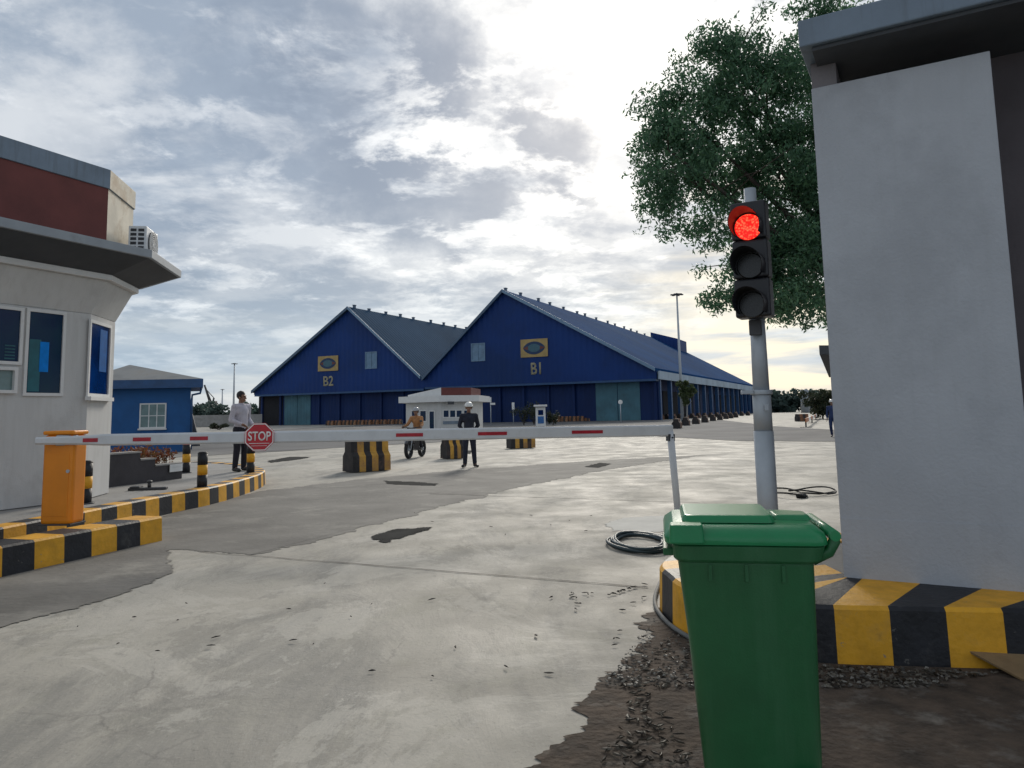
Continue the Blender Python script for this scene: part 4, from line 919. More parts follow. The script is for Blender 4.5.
b=MB(); b.prism(pf,zr1+.01,pz,M['maroon'],sidem=[M['trim'],M['maroon'],M['maroon'],M['maroon'],M['trim']]); 
for f in b.bm.faces: pass
# slope the left end down
for v in b.bm.verts:
    if v.co.z>zr1+.1 and (v.co.x<fA.x+1.2): v.co.z=zr1+.15
b.build('parapet',None,mb_)
WL=Wall(fA,fB); WR=Wall(fB,fC)
for r in (WL.rect(412,411,418,421),WL.rect(420.5,411,426,421)): window2(WL,r,mb_,'glass',.08)
r=WL.rect(430,411.5,434.5,424); dmb=MB(); WL.box(dmb,r[0],r[1],.1,r[3],.002,.04); dr=dmb.build('door',M['glass'],mb_)
dm=MB(); WL.frame(dm,r[0],r[1],.1,r[3],.08,.003,.07); q=dm.build('door_frame',M['trim']); q.parent=dr
for r in (WR.rect(443.5,410.5,448.5,417),WR.rect(450,410.5,455,417),WR.rect(456.5,410.5,461.5,417),WR.rect(464,410.5,470,417)): window2(WR,r,mb_,'glass',.07)
r=WR.rect(443,421,461,424); b=MB(); WR.box(b,r[0],r[1],r[2],r[3],.002,.05); b.build('lower_panel',M['fascia'],mb_)
r=WR.rect(447,401.5,453,404.5,.5); b=MB(); WR.box(b,r[0],r[1],r[2],r[3],.62,.7); b.build('roof_lamp',M['darkmetal'],mb_)
# ------------------------------------------------------------------ blue hut left
yh=34.0; hA=at(90,425,yh-.3); hB=at(190,425,yh); hA.z=hB.z=0; WH=Wall(hA,hB); bk=Vector((hB.x,hB.y,0)).normalized()
hut=thing('security_hut','blue hut with white framed window and grey hipped roof behind the low wall','hut',(hA.x,hA.y,0))
hp=[hA.xy,hB.xy,(hB+bk*4.2).xy,(hA+bk*4.2).xy]
zw=zat(hB.x,hB.y,388)
b=MB(); b.prism(hp,0,zw); b.build('wall',M['bluewall'],hut)
eo=offset_poly(hp,.5); zf0=zw+.002; zf1=zat(hB.x,hB.y-.5,379)
b=MB(); b.prism(eo,zf0,zf1); b.build('eave',M['bluetrim'],hut)
ctr=(hp[0]+hp[1]+hp[2]+hp[3])/4; za=zat(at(134,370,yh+2).x,yh+2,365.5)
eo2=offset_poly(hp,.5); cx2=Vector((at(134,370,yh+2).x,yh+1.6))
b=MB(); b.prism(eo2,zf1+.001,za,poly2=[cx2+(p-ctr)*.02 for p in hp]); b.build('roof',M['roofgrey'],hut)
b=MB(); pe=WH.P(WH.L+.1,zw,.1); b.tube([pe+WH.e*.4-Z*.02,pe+WH.e*.35-Z*.25,pe-Z*.32,pe-Z*.6-WH.e*.02,Vector((pe.x,pe.y,.1))],.05,n=8); b.build('drainpipe',M['bluetrim'],hut)
window2(WH,WH.rect(141,404.5,165,427),hut,'greypane',.06,mull=2,bars=1,sill=True)
# dark board leaning by the hut
p=G(196,446); bd=MB(); bd.hexa([(p.x-.25,p.y-.3,.02),(p.x+.35,p.y-.3,.02),(p.x+.35,p.y-.22,.02),(p.x-.25,p.y-.22,.02)],[(p.x-.55,p.y+.1,1.75),(p.x-.3,p.y+.1,1.75),(p.x-.3,p.y+.18,1.75),(p.x-.55,p.y+.18,1.75)])
tag(bd.build('leaning_board',M['darkmetal']),'dark board leaning against the right side of the blue hut','board')
# ------------------------------------------------------------------ high masts, posts, crane, far walls
def mast(px,ptop,Y,label,n=10):
    p=at(px,410,Y); t=at(px,ptop,Y); zt3=zat(p.x,Y,ptop)
    o=thing('high_mast_light',label,'lamp post',(p.x,p.y,0)); r=.07+Y*.0006
    b=MB(); b.cyl((p.x,p.y,0),(p.x,p.y,zt3),r*1.6,r*.8,n=12); b.build('pole',M['metal'],o)
    b=MB(); b.cyl((p.x,p.y,zt3-.25),(p.x,p.y,zt3-.1),.45,n=16); b.build('head_ring',M['darkmetal'],o)
    for k in range(6):
        a=k*PI/3; b=MB(); b.box((p.x+.62*math.cos(a),p.y+.62*math.sin(a),zt3-.22),(.34,.28,.14),rz=a); b.build('floodlight',M['darkmetal'],o)
mast(682,293,92,'tall mast light standing before the long side of the right warehouse')
mast(233.5,363,190,'distant tall mast light left of the left warehouse')
mast(222,389,300,'faint short mast light beside the harbour crane')
p=at(211,412,320); cr=thing('harbour_crane','tiny distant harbour crane with tilted jib right of the blue hut','crane',(p.x,p.y,0))
k=320/F; P=lambda x,y:at(x,y,320)
b=MB(); b.cyl(Vector((P(212,420).x,320,0)),P(211.5,401),1.2,1.0,n=8); b.build('tower',M['darkmetal'],cr)
b=MB(); b.cyl(P(211,404),P(204.5,385),.75,.4,n=6); b.build('jib',M['darkmetal'],cr)
b=MB(); b.box(P(212.5,404),(3.0,3,2.6)); b.build('cab',M['darkmetal'],cr,bevel=.2)
b=MB(); b.cyl(P(214,398),P(212,405),.4,n=6); b.cyl(P(214,398),P(206,389),.18,n=5); b.build('stay',M['darkmetal'],cr)
# low boundary wall on the far left
A=at(60,424,120); B=at(262,421,128); wl=MB(); WB=Wall((A.x,A.y),(B.x,B.y)); zz=zat(B.x,B.y,413); 
tag((WB.box(wl,0,WB.L,0,2.0,-.3,0),wl.build('boundary_wall',M['concrete']))[1],'low pale boundary wall before the distant trees on the left','wall')
# sign posts near warehouse
def post(px,py0,py1,lab,kind,Y=None,m='signwhite'):
    p=G(px,py0); zt4=zat(p.x,p.y,py1); s=p.y/F
    o=thing('signpost',lab,'signpost',(p.x,p.y,0)); b=MB(); b.cyl((p.x,p.y,0),(p.x,p.y,zt4),s*.45,n=8); b.build('post',M['metal'],o)
    b=MB()
    if kind=='arrow':
        b.box((p.x,p.y-.1,zt4-.1-2*s),(s*1.6,.08,s*5)); b.build('upper_panel',M['signwhite'],o); b=MB(); b.box((p.x+s*2,p.y-.1,zt4-.1-6*s),(s*5,.08,s*2)); b.build('lower_panel',M['signwhite'],o)
    elif kind=='box': b.box((p.x,p.y-.1,zt4-s*3),(s*2.6,.2,s*7)); b.build('panel',M['signwhite'],o,bevel=.03)
    else: b.cyl((p.x,p.y-.12,zt4-s*2),(p.x,p.y-.05,zt4-s*2),s*2.2,n=16); b.build('round_panel',M['signwhite'],o)
post(491,425,397,'white signpost with angled panels right of the distant guard booth','arrow')
post(513.5,424,403,'narrow white sign box on a post left of the small kiosk','box')
post(621,423,400,'round white sign on a post before the teal warehouse door','round')
# kiosk
p=G(541,426.5); s=p.y/F
ks=thing('kiosk','small white kiosk with a blue poster before the right warehouse','kiosk',(p.x,p.y,0))
b=MB(); b.box((p.x,p.y+.6,s*9.5),(s*9.5,1.2,s*19)); b.build('wall',M['signwhite'],ks)
b=MB(); b.box((p.x,p.y+.5,s*20.4),(s*13,1.8,s*2)); b.build('roof',M['trim'],ks,bevel=.05)
b=MB(); b.box((p.x,p.y-.02,s*6.5),(s*6,.03,s*7)); b.build('poster',M['poster'],ks)
b=MB(); b.box((p.x,p.y-.02,s*13.8),(s*5,.03,s*5)); b.build('window',M['glass2'],ks)
def shrub(px,py,wpx,hpx,label,m='shrubdark',n=900,group=None):
    p=G(px,py); s=p.y/F; o=thing('shrub',label,'shrub',(p.x,p.y,0),group=group)
    cc=[(p.x+random.uniform(-.4,.4)*wpx*s,p.y+random.uniform(-.5,.5),random.uniform(.3,.75)*hpx*s) for _ in range(9)]
    leaf_mesh('foliage',cc,[(wpx*s*.22,wpx*s*.22,hpx*s*.26)]*9,n,s*1.6,M[m],o,aspect=.5)
    for c in cc[:5]:
        b=MB(); b.cyl((p.x,p.y,0),c,s*.25,n=5); b.build('stem',M['bark'],o)
shrub(524,425.5,26,19,'dark low shrub left of the small kiosk')
shrub(553,425.5,12,18,'dark shrub right of the small kiosk')
shrub(534,425,12,24,'taller brown shrub directly behind the small kiosk')
shrub(219,430,16,8,'dark round bush before the boundary wall, left of the man in the pale shirt')
# ------------------------------------------------------------------ trees
def grow(b,p,d,r,L_,depth,ends,spread=.55,up=.15):
    n=5; pts=[Vector(p)]; rad=[r]; dd=Vector(d).normalized()
    for i in range(n):
        dd=(dd+Vector((random.gauss(0,.13),random.gauss(0,.13),random.gauss(0,.08)+up*.15))).normalized(); pts.append(pts[-1]+dd*L_/n); rad.append(r*(1-.4*(i+1)/n))
    b.tube(pts,0,n=8 if depth>1 else 5,radii=rad)
    if depth==0: ends.append(pts[-1]); return
    ends.append(pts[-1]) if depth<2 else None
    for k in range(3 if depth>1 else 4):
        t=random.uniform(.45,1); q=pts[min(n,int(t*n))]; ax=Vector((random.gauss(0,1),random.gauss(0,1),random.gauss(0,.5))).normalized()
        grow(b,q,(dd+ax*spread*1.5).normalized(),rad[-1]*.8,L_*random.uniform(.62,.85),depth-1,ends,spread,up)
YT=14.0
tb=at(905,430,YT); tree=thing('broadleaf_tree','large leafy green tree rising behind the right gatehouse and traffic light','tree',(tb.x,tb.y,0))
lobes=[(725,75,52,52),(690,95,38,38),(665,130,40,42),(655,180,32,36),(700,150,60,58),(760,110,58,62),(790,70,30,40),(745,180,62,50),(800,170,60,70),(690,215,42,34),(800,270,40,48),(765,290,34,28),(740,270,24,26),(800,230,50,40),(850,120,70,70),(870,220,70,70),(735,40,26,24),(712,45,20,20),(900,30,90,50),(830,5,40,22),(780,250,50,30),(803,85,20,40),(785,300,36,20),(762,250,36,34),(815,295,30,26),(798,50,14,20),(720,300,14,10)]
cl=[];rd=[]
for (x,y,rx,ry) in lobes:
    c=at(x,y,YT+random.uniform(-.6,.8)); s=YT/F
    vol=rx*ry; n=max(4,int(vol/60))
    for _ in range(n):
        v=rng.normal(size=3); v/=np.linalg.norm(v); f=rng.random()**.45
        cl.append((c.x+v[0]*rx*s*f,c.y+v[1]*(rx+ry)*.5*s*f,c.z+v[2]*ry*s*f)); q=random.uniform(.16,.42); rd.append((q,q,q*.75))
for (x,y,rx,ry) in lobes:
    c=at(x,y,YT); s_k=YT/F
    for _ in range(8):
        t=rng.uniform(0,2*PI); f=rng.uniform(.95,1.28); cl.append((c.x+math.cos(t)*rx*s_k*f,c.y+rng.normal()*.3,c.z+math.sin(t)*ry*s_k*f)); q=rng.uniform(.07,.15); rd.append((q*1.5,q,q))
trunk=MB(); tz=Vector((tb.x,tb.y,0)); ends=[]
top=Vector((tb.x-.3,YT,3.2)); trunk.tube([tz-Z*.05,tz+Z*1.2+Vector((.05,0,0)),top],0,n=12,radii=[.26,.2,.17])
limb_targets=[(725,90),(668,150),(700,190),(760,120),(800,250),(745,270),(780,180),(860,90),(890,40),(735,60),(690,120),(800,290)]
for (x,y) in limb_targets:
    e_=at(x,y,YT+random.uniform(-.5,.5)); mid=top.lerp(e_,.5)+Z*random.uniform(.1,.5)+Vector((0,random.uniform(-.3,.3),0))
    pts=[top.lerp(mid,t)*(1-t)+mid.lerp(e_,t)*t for t in np.linspace(0,1,9)]; trunk.tube(pts,0,n=7,radii=list(np.linspace(.085,.018,9)))
    for _ in range(7):
        q=pts[random.randint(4,8)]; ee=q+Vector((random.gauss(0,.6),random.gauss(0,.6),random.gauss(.15,.5))); m_=q.lerp(ee,.5)+Z*.08; trunk.tube([q,m_,ee],0,n=5,radii=[.016,.011,.006])
        cl.append(tuple(ee)); rd.append((.25,.25,.18))
trunk.build('trunk',M['bark'],tree)
leaf_mesh('crown',cl,rd,108000,.094,M['leaf'],tree,aspect=.36,droop=.12,flatbias=.7)
# small young tree by the mast
p=G(687,421); s=p.y/F; yt=thing('young_tree','young thin tree with pale trunk before the long side of the right warehouse','tree',(p.x,p.y,0))
b=MB(); b.tube([(p.x,p.y,0),(p.x+.1,p.y,s*14),(p.x,p.y,s*26)],0,n=8,radii=[.09,.07,.04]); 
for k in range(7):
    a=random.uniform(0,2*PI); b.tube([(p.x+.05,p.y,s*(14+k*1.5)),(p.x+math.cos(a)*s*7,p.y+math.sin(a)*s*7,s*(20+k*2.4))],0,n=5,radii=[.04,.015])
b.build('trunk',M['whitebark'],yt)
cc=[(p.x+random.uniform(-8,8)*s,p.y+random.uniform(-7,7)*s,s*random.uniform(17,39)) for _ in range(34)]
leaf_mesh('crown',cc,[(s*2.8,s*2.8,s*2.6)]*34,5500,.2,M['yoleaf'],yt,aspect=.45)
def treeline(name,x0,x1,ytop,Y,label,n,base=412):
    cc=[];rr_=[]
    s=Y/F
    for _ in range(n):
        x=random.uniform(x0,x1); hz=ytop+random.uniform(-2,2.5)+1.5*math.sin(x*.3); P_=at(x,hz,Y+random.uniform(-6,6)); hgt=P_.z
        for k in range(4): cc.append((P_.x+random.uniform(-1.5,1.5),P_.y+random.uniform(-2,2),hgt*(.2+.22*k))); rr_.append((2.4,2.4,hgt*.17+.5))
    o=leaf_mesh(name,cc,rr_,n*420,1.1,M['farleaf'],aspect=.6); return tag(o,label,'trees',kind='stuff')
treeline('distant_woodland',95,262,406,220,'dark band of distant trees behind the boundary wall on the left',42)
treeline('distant_woodland',742,905,394.5,200,'dark band of distant trees between the right warehouse and the pale slab wall',36)
# ------------------------------------------------------------------ far right bits
p=G(812,414); 
sh=thing('open_shed','dark open shed roof on a post peeking out beside the pale slab wall','shed',tuple(G(850,430))); Y0=38
b=MB(); q=[at(819.5,354,Y0),at(829,377,Y0+9),at(900,377,Y0+9),at(900,354,Y0)]
b.hexa([v-Z*.02 for v in q],[v+Z*.45 for v in q]); b.build('roof',M['soffit'],sh)
b=MB(); pc=at(832,380,Y0+8.5); b.cyl((pc.x+.1,pc.y,0),(pc.x+.1,pc.y,pc.z+.1),.16,n=10); pc2=at(850,356,Y0+1); b.cyl((pc2.x,pc2.y,0),(pc2.x,pc2.y,pc2.z-.0),.16,n=10); b.build('post',M['darkmetal'],sh)
p=at(805,400,170); b=MB(); b.cyl((p.x,p.y,0),(p.x,p.y,zat(p.x,p.y,391)),1.0,n=18); b.ell((p.x,p.y,zat(p.x,p.y,391)),(1.0,1.0,.4),seg=18,rings=8)
tag(b.build('storage_silo',M['fascialt']),'pale cylindrical silo before the distant trees right of the pole','silo')
p=G(826,419); s=p.y/F; hg=thing('shrub','dense dark hedge bush left of the man in blue by the slab wall','shrub',(p.x,p.y,0))
cc=[(p.x+random.uniform(-16,14)*s,p.y+random.uniform(-2,2),s*random.uniform(5,26)) for _ in range(40)]
leaf_mesh('foliage',cc,[(s*5,s*5,s*4.5)]*40,7000,.28,M['shrubdark'],hg,aspect=.5)
for c in cc[:8]:
    b=MB(); b.cyl((c[0],c[1],0),c,.05,n=5); b.build('stem',M['bark'],hg)
# orange-white barricade
p0=G(806,427.5); p1=G(819,418); bc=thing('road_barricade','orange and white barricade rail slanting across the road near the slab wall','barricade',tuple(p0))
WBc=Wall(p0,p1); n=8; hh=.55
b=MB()
for k in range(n): WBc.box(b,WBc.L*k/n,WBc.L*(k+1)/n,.35,.35+.28,-.04,.04,M['rw_orange'] if k%2==0 else M['signwhite'])
b.build('rail',None,bc)
for k in range(4):
    uu=.2+(WBc.L-.4)*k/3; b=MB(); WBc.box(b,uu-.05,uu+.05,0.0,.349,-.05,.05); WBc.box(b,uu-.08,uu+.08,.0,.04,-.4,.4); b.build('leg',M['darkmetal'],bc)
p=G(802,421.5); o=proto.copy(); col.objects.link(o); bplace(o,p,R(5),'single dark concrete barrier left of the orange barricade','striped barrier by the barricade'); del o['group']
# ------------------------------------------------------------------ people
def remesh(name,prims,mats,parent,vox=.008,assign=None,smooth=4,loc=None):
    """prims: capsules (a,b,ra,rb) and ellipsoids ('e',c,r) fused to one continuous surface"""
    b=MB()
    for q in prims:
        if q[0]=='e': b.ell(q[1],q[2],seg=20,rings=14)
        else:
            a,c,ra,rb=q; b.cyl(a,c,ra,rb,n=14); b.ell(a,(ra,)*3,seg=12,rings=8); b.ell(c,(rb,)*3,seg=12,rings=8)
    t=b.build('tmp'); md=t.modifiers.new('r','REMESH'); md.mode='VOXEL'; md.voxel_size=vox; sm=t.modifiers.new('s','SMOOTH'); sm.iterations=smooth; sm.factor=.5
    bpy.context.view_layer.update()
    me=bpy.data.meshes.new_from_object(t.evaluated_get(bpy.context.evaluated_depsgraph_get())); bpy.data.objects.remove(t)
    me.name=name; me.materials.clear()
    for x in mats: me.materials.append(x)
    for f in me.polygons:
        f.use_smooth=True; f.material_index=assign(f.center) if assign else 0
    o=bpy.data.objects.new(name,me); col.objects.link(o); o.parent=parent; return o
def person(label,loc,rz,J,top,bottom,headgear,scale=1.0,yaw=0,name='person'):
    """J: joints (local, facing -Y). J keys: pelvis chest neck head shL elL wrL hipL knL anL toL ... R"""
    o=thing(name,label,'person',loc,rz,world=False); o.scale=(scale,)*3
    V=lambda k:Vector(J[k]); pr=[]; hd=V('head'); Ry=Matrix.Rotation(yaw,3,'Z'); 
    def h(x,y,z): return hd+Ry@Vector((x,y,z))
    pr+=[(V('pelvis'),V('chest'),.115,.12),('e',V('chest')+Vector((0,0,.02)),(.17,.115,.14)),('e',V('pelvis'),(.15,.115,.12)),(V('chest')+Z*.1,V('neck'),.07,.056),(V('neck'),h(0,.01,-.05),.055,.052)]
    pr+=[('e',h(0,.012,.03),(.074,.092,.098)),('e',h(0,-.02,-.045),(.055,.065,.065)),('e',h(0,-.065,-.085),(.026,.022,.02)),(h(0,-.082,.015),h(0,-.102,-.03),.010,.015),(h(-.02,-.088,-.062),h(.02,-.088,-.062),.009,.009),('e',h(.077,.01,-.01),(.012,.022,.032)),('e',h(-.077,.01,-.01),(.012,.022,.032)),(h(-.04,-.079,.03),h(.04,-.079,.03),.013,.013)]
    for s in 'LR':
        sh_,el,wr=V('sh'+s),V('el'+s),V('wr'+s)
        pr+=[(V('chest')+Z*.08,sh_,.085,.062),(sh_,el,.052,.042),(el,wr,.041,.027)]
        dd=(wr-el).normalized(); sx=1 if s=='L' else -1
        side=Vector((0,-1,0)); side=(side-dd*side.dot(dd)).normalized(); nrm=dd.cross(side)*-sx
        if 'hd'+s in J: dd=(V('hd'+s)-wr).normalized(); side=(Vector((0,-1,0))-dd*Vector((0,-1,0)).dot(dd)); side=side.normalized() if side.length>.1 else Vector((sx,0,0)); nrm=dd.cross(side)*-sx
        pm=wr+dd*.055; pr+=[('e',wr+dd*.03,(.03,.03,.03)),(wr+dd*.03-side*.018,wr+dd*.085-side*.026,.017,.015),(wr+dd*.03+side*.018,wr+dd*.085+side*.026,.017,.015),(wr+dd*.03,wr+dd*.085,.017,.016)]
        for k,(off,ln) in enumerate(((-.03,.055),(-.011,.07),(.011,.075),(.031,.066))):
            a=wr+dd*.088+side*off; m1=a+dd*ln*.5+nrm*.008; e_=m1+dd*ln*.42+nrm*.024; pr+=[(a,m1,.0095,.009),(m1,e_,.009,.0075)]
        a=wr+dd*.035+side*.028; m1=a+dd*.03+side*.025+nrm*.008; pr+=[(a,m1,.012,.011),(m1,m1+dd*.03+side*.004+nrm*.012,.011,.009)]
        hp_,kn,an,to=V('hip'+s),V('kn'+s),V('an'+s),V('to'+s)
        pr+=[(V('pelvis'),hp_,.1,.09),(hp_,kn,.085,.056),(kn,kn.lerp(an,.35),.055,.054),(kn.lerp(an,.35),an,.054,.036),(an,to,.036,.03)]
    eyes=[h(.031,-.085,.005),h(-.031,-.085,.005)]; mo=h(0,-.097,-.062)
    def asg(c):
        if min((c-e_).length for e_ in eyes)<.014: return 1
        if abs((c-mo).z)<.008 and (c-mo).length<.026: return 2
        return 0
    remesh('body',pr,[M['skin'],M['eye'],M['lips']],o,.007,asg,2)
    # top garment
    g_=.016; pr=[(V('pelvis')+Z*.02,V('chest'),.125+g_,.125+g_),('e',V('chest')+Vector((0,0,.01)),(.185,.13,.15)),('e',V('pelvis')+Z*.03,(.165,.13,.13)),(V('chest')+Z*.12,V('neck')-Z*.02,.085,.068)]
    for s in 'LR':
        sh_,el,wr=V('sh'+s),V('el'+s),V('wr'+s); pr+=[(V('chest')+Z*.08,sh_,.1,.075),(sh_,el,.068,.056),(el,el.lerp(wr,.9),.055,.04)]
    remesh('shirt',pr,[M[top]],o,.014,None,3)
    pr=[('e',V('pelvis')-Z*.02,(.165,.13,.12))]
    for s in 'LR':
        hp_,kn,an=V('hip'+s),V('kn'+s),V('an'+s); pr+=[(V('pelvis')-Z*.03,hp_,.11,.105),(hp_,kn,.1,.073),(kn,an.lerp(kn,.04),.073,.058)]
    remesh('trousers',pr,[M[bottom]],o,.013,None,3)
    for s in 'LR':
        an,to=V('an'+s),V('to'+s); remesh('shoe',[(Vector((an.x,an.y+.02,an.z-.03)),Vector((to.x,to.y,to.z+.012)),.048,.04),('e',Vector((to.x,to.y,to.z+.008)),(.046,.06,.036))],[M['shoe']],o,.01)
    b=MB(); 
    if headgear=='hair':
        vs=b.ell(h(0,.022,.045),(.088,.1,.098),seg=28,rings=20)
        kill=[v for v in b.bm.verts if ((Ry.inverted()@(v.co-hd)).y<-.045 and (Ry.inverted()@(v.co-hd)).z<.055) or (Ry.inverted()@(v.co-hd)).z<-.045]
        bmesh.ops.delete(b.bm,geom=kill,context='VERTS')
        for v in b.bm.verts: v.co+= (v.co-hd).normalized()*.008*noise.noise(v.co*40)
        b.build('hair',M['hair'],o)
    else:
        vs=b.ell(h(0,.01,.05),(.118,.137,.125),seg=28,rings=20)
        kill=[v for v in b.bm.verts if (Ry.inverted()@(v.co-hd)).z<(-.02 if (Ry.inverted()@(v.co-hd)).y>-.03 else .035)]
        bmesh.ops.delete(b.bm,geom=kill,context='VERTS')
        hm=b.build('helmet',M[headgear],o); sd_=hm.modifiers.new('s','SOLIDIFY'); sd_.thickness=.008
        b=MB(); pts=[h(.1*math.sin(t),-.03-.115*math.cos(t),.045) for t in np.linspace(-1.2,1.2,11)]; b.tube(pts,.011,n=6); q=b.build('brim',M[headgear]); q.parent=hm
    return o
def stand(**k):
    J=dict(pelvis=(0,0,.96),chest=(0,.0,1.3),neck=(0,.01,1.47),head=(0,-.01,1.615))
    for s,x in (('L',1),('R',-1)):
        J['sh'+s]=(x*.185,0,1.4); J['el'+s]=(x*.235,.03,1.13); J['wr'+s]=(x*.24,-.03,.88)
        J['hip'+s]=(x*.09,0,.9); J['kn'+s]=(x*.105,-.01,.5); J['an'+s]=(x*.12,.03,.085); J['to'+s]=(x*.135,-.12,.032)
    J.update(k); return J
p=G(240,471.5,KH-.012); sc_=(zat(p.x,p.y,391.5)-KH)/1.73
person('man in a pale long sleeved shirt and dark trousers standing behind the stop sign',(p.x,p.y,KH-.012),R(62),stand(wrR=(-.15,-.2,1.02),elR=(-.25,.03,1.12),wrL=(.2,-.17,.98),elL=(.25,.05,1.13)),'shirt','trousers','hair',sc_,R(20))
p=G(469.5,467.5); sc_=zat(p.x,p.y,403)/1.76
person('guard in dark uniform and white helmet standing behind the boom',(p.x,p.y,.006),R(8),stand(knL=(.12,-.01,.5),anL=(.15,.0,.085),toL=(.21,-.13,.032),anR=(-.12,.05,.085),toR=(-.19,-.08,.032),elL=(.26,.06,1.14),wrL=(.13,.16,.97),elR=(-.26,.06,1.14),wrR=(-.13,.16,.97),hdL=(.04,.2,.93),hdR=(-.04,.2,.93)),'uniform','uniform','helmet',sc_)
p=G(834,437.5); sc_=zat(p.x,p.y,400)/1.76
person('man in dark blue work clothes and pale helmet half hidden by the slab wall',(p.x,p.y,.016),R(-30),stand(knL=(.11,-.12,.51),anL=(.12,-.08,.1),toL=(.12,-.24,.04),anR=(-.1,.2,.12),toR=(-.1,.07,.035)),'bluecloth','bluecloth','helmet',sc_)
# motorbike and rider
p=G(414,458.3); mrz=R(-14)
mk=thing('motorbike','dark motorbike ridden towards the boom between the barriers','motorbike',(p.x,p.y+.4,.016),mrz,world=False)
for y in (-.62,.6):
    b=MB(); b.tube([(0,y+.25*math.cos(t),.29+.25*math.sin(t)) for t in np.linspace(0,2*PI,32,endpoint=False)],.065,n=10,closed=True); wv=b.build('wheel',M['rubber'],mk)
    b=MB(); b.tube([(0,y+.2*math.cos(t),.29+.2*math.sin(t)) for t in np.linspace(0,2*PI,28,endpoint=False)],.012,n=6,closed=True)
    for k in range(8): t=k*PI/4; b.cyl((0,y,.29),(0,y+.2*math.cos(t),.29+.2*math.sin(t)),.006,n=5)
    b.cyl((-.06,y,.29),(.06,y,.29),.035,n=12); q=b.build('rim',M['metal']); q.parent=wv
for s in (-1,1):
    b=MB(); b.tube([(s*.075,-.62,.29),(s*.07,-.5,.6),(s*.05,-.4,.88)],.02,n=8); b.build('fork',M['metal'],mk)
b=MB(); b.tube([(0,-.62+.32*math.cos(t),.29+.32*math.sin(t)) for t in np.linspace(.1,2.6,12)],.05,n=8); b.build('front_fender',M['bikepaint'],mk)
b=MB(); b.hexa([(-.13,-.5,.5),(.13,-.5,.5),(.2,-.3,.45),(-.2,-.3,.45)],[(-.13,-.5,.98),(.13,-.5,.98),(.18,-.32,1.02),(-.18,-.32,1.02)]); b.build('front_cowl',M['bikepaint'],mk,bevel=.03)
b=MB(); b.ell((0,-.53,.88),(.09,.06,.075)); b.build('headlight',M['bikegrey'],mk)
for s in (-1,1):
    b=MB(); b.hexa([(s*.1,-.42,.3),(s*.27,-.34,.25),(s*.27,-.3,.25),(s*.1,-.36,.3)],[(s*.08,-.44,.8),(s*.26,-.37,.85),(s*.26,-.33,.85),(s*.08,-.38,.8)]); b.build('leg_shield',M['bikepaint' if s>0 else 'bikegrey'],mk,bevel=.012)
b=MB(); b.tube([(-.36,-.3,1.03),(-.2,-.38,1.03),(0,-.4,1.0),(.2,-.38,1.03),(.36,-.3,1.03)],.016,n=8); b.build('handlebar',M['darkmetal'],mk)
for s in (-1,1):
    b=MB(); b.cyl((s*.27,-.36,1.03),(s*.34,-.36,1.2),.006,n=6); b.ell((s*.35,-.37,1.24),(.055,.015,.04),seg=12,rings=8); b.build('mirror',M['darkmetal'],mk)
b=MB(); b.ell((0,.0,.35),(.14,.2,.13)); b.box((0,.1,.25),(.5,.06,.03)); b.build('engine',M['metal'],mk)
b=MB(); b.hexa([(-.12,-.1,.5),(.12,-.1,.5),(.13,.75,.62),(-.13,.75,.62)],[(-.1,-.05,.72),(.1,-.05,.72),(.1,.78,.78),(-.1,.78,.78)]); b.build('rear_body',M['bikepaint'],mk,bevel=.03)
b=MB(); b.hexa([(-.12,-.02,.722),(.12,-.02,.722),(.12,.72,.79),(-.12,.72,.79)],[(-.1,.0,.79),(.1,.0,.79),(.1,.7,.85),(-.1,.7,.85)]); b.build('seat',M['rubber'],mk,bevel=.02)
Jm=dict(pelvis=(0,.2,.92),chest=(0,.14,1.24),neck=(0,.1,1.41),head=(0,.06,1.55))
for s,x in (('L',1),('R',-1)):
    Jm['sh'+s]=(x*.18,.1,1.34); Jm['el'+s]=(x*.27,-.05,1.12); Jm['wr'+s]=(x*.31,-.24,1.06); Jm['hd'+s]=(x*.31,-.38,1.03)
    Jm['hip'+s]=(x*.1,.15,.87); Jm['kn'+s]=(x*.21,-.2,.68); Jm['an'+s]=(x*.2,.06,.33); Jm['to'+s]=(x*.21,-.1,.285)
person('motorcyclist in a tan jacket and grey helmet riding the dark motorbike',(p.x,p.y+.4,.016),mrz,Jm,'jacket','trousers','helmetg',1.0)
# ------------------------------------------------------------------ world and sun
sun_az=R(9); sun_el=R(27)
sd_=Vector((math.sin(sun_az)*math.cos(sun_el),math.cos(sun_az)*math.cos(sun_el),math.sin(sun_el)))
w=bpy.data.worlds.new('World'); sc.world=w; w.use_nodes=True; nt=w.node_tree; N=nt.nodes; L=nt.links; bgn=N['Background']
sky=N.new('ShaderNodeTexSky'); sky.sky_type='NISHITA'; sky.sun_disc=False; sky.sun_elevation=sun_el; sky.sun_rotation=sun_az
tc=N.new('ShaderNodeTexCoord'); D=tc.outputs['Generated']
def vm(op,a,b_=None):
    n=N.new('ShaderNodeVectorMath'); n.operation=op; L.new(a,n.inputs[0])
    if b_ is not None:
        if isinstance(b_,(tuple,Vector)): n.inputs[1].default_value=tuple(b_)
        else: L.new(b_,n.inputs[1])
    return n
def ma(op,a,b_=None,c_=None):
    n=N.new('ShaderNodeMath'); n.operation=op
    for i,x in enumerate((a,b_,c_)):
        if x is None: continue
        if isinstance(x,(int,float)): n.inputs[i].default_value=x
        else: L.new(x,n.inputs[i])
    return n.outputs[0]
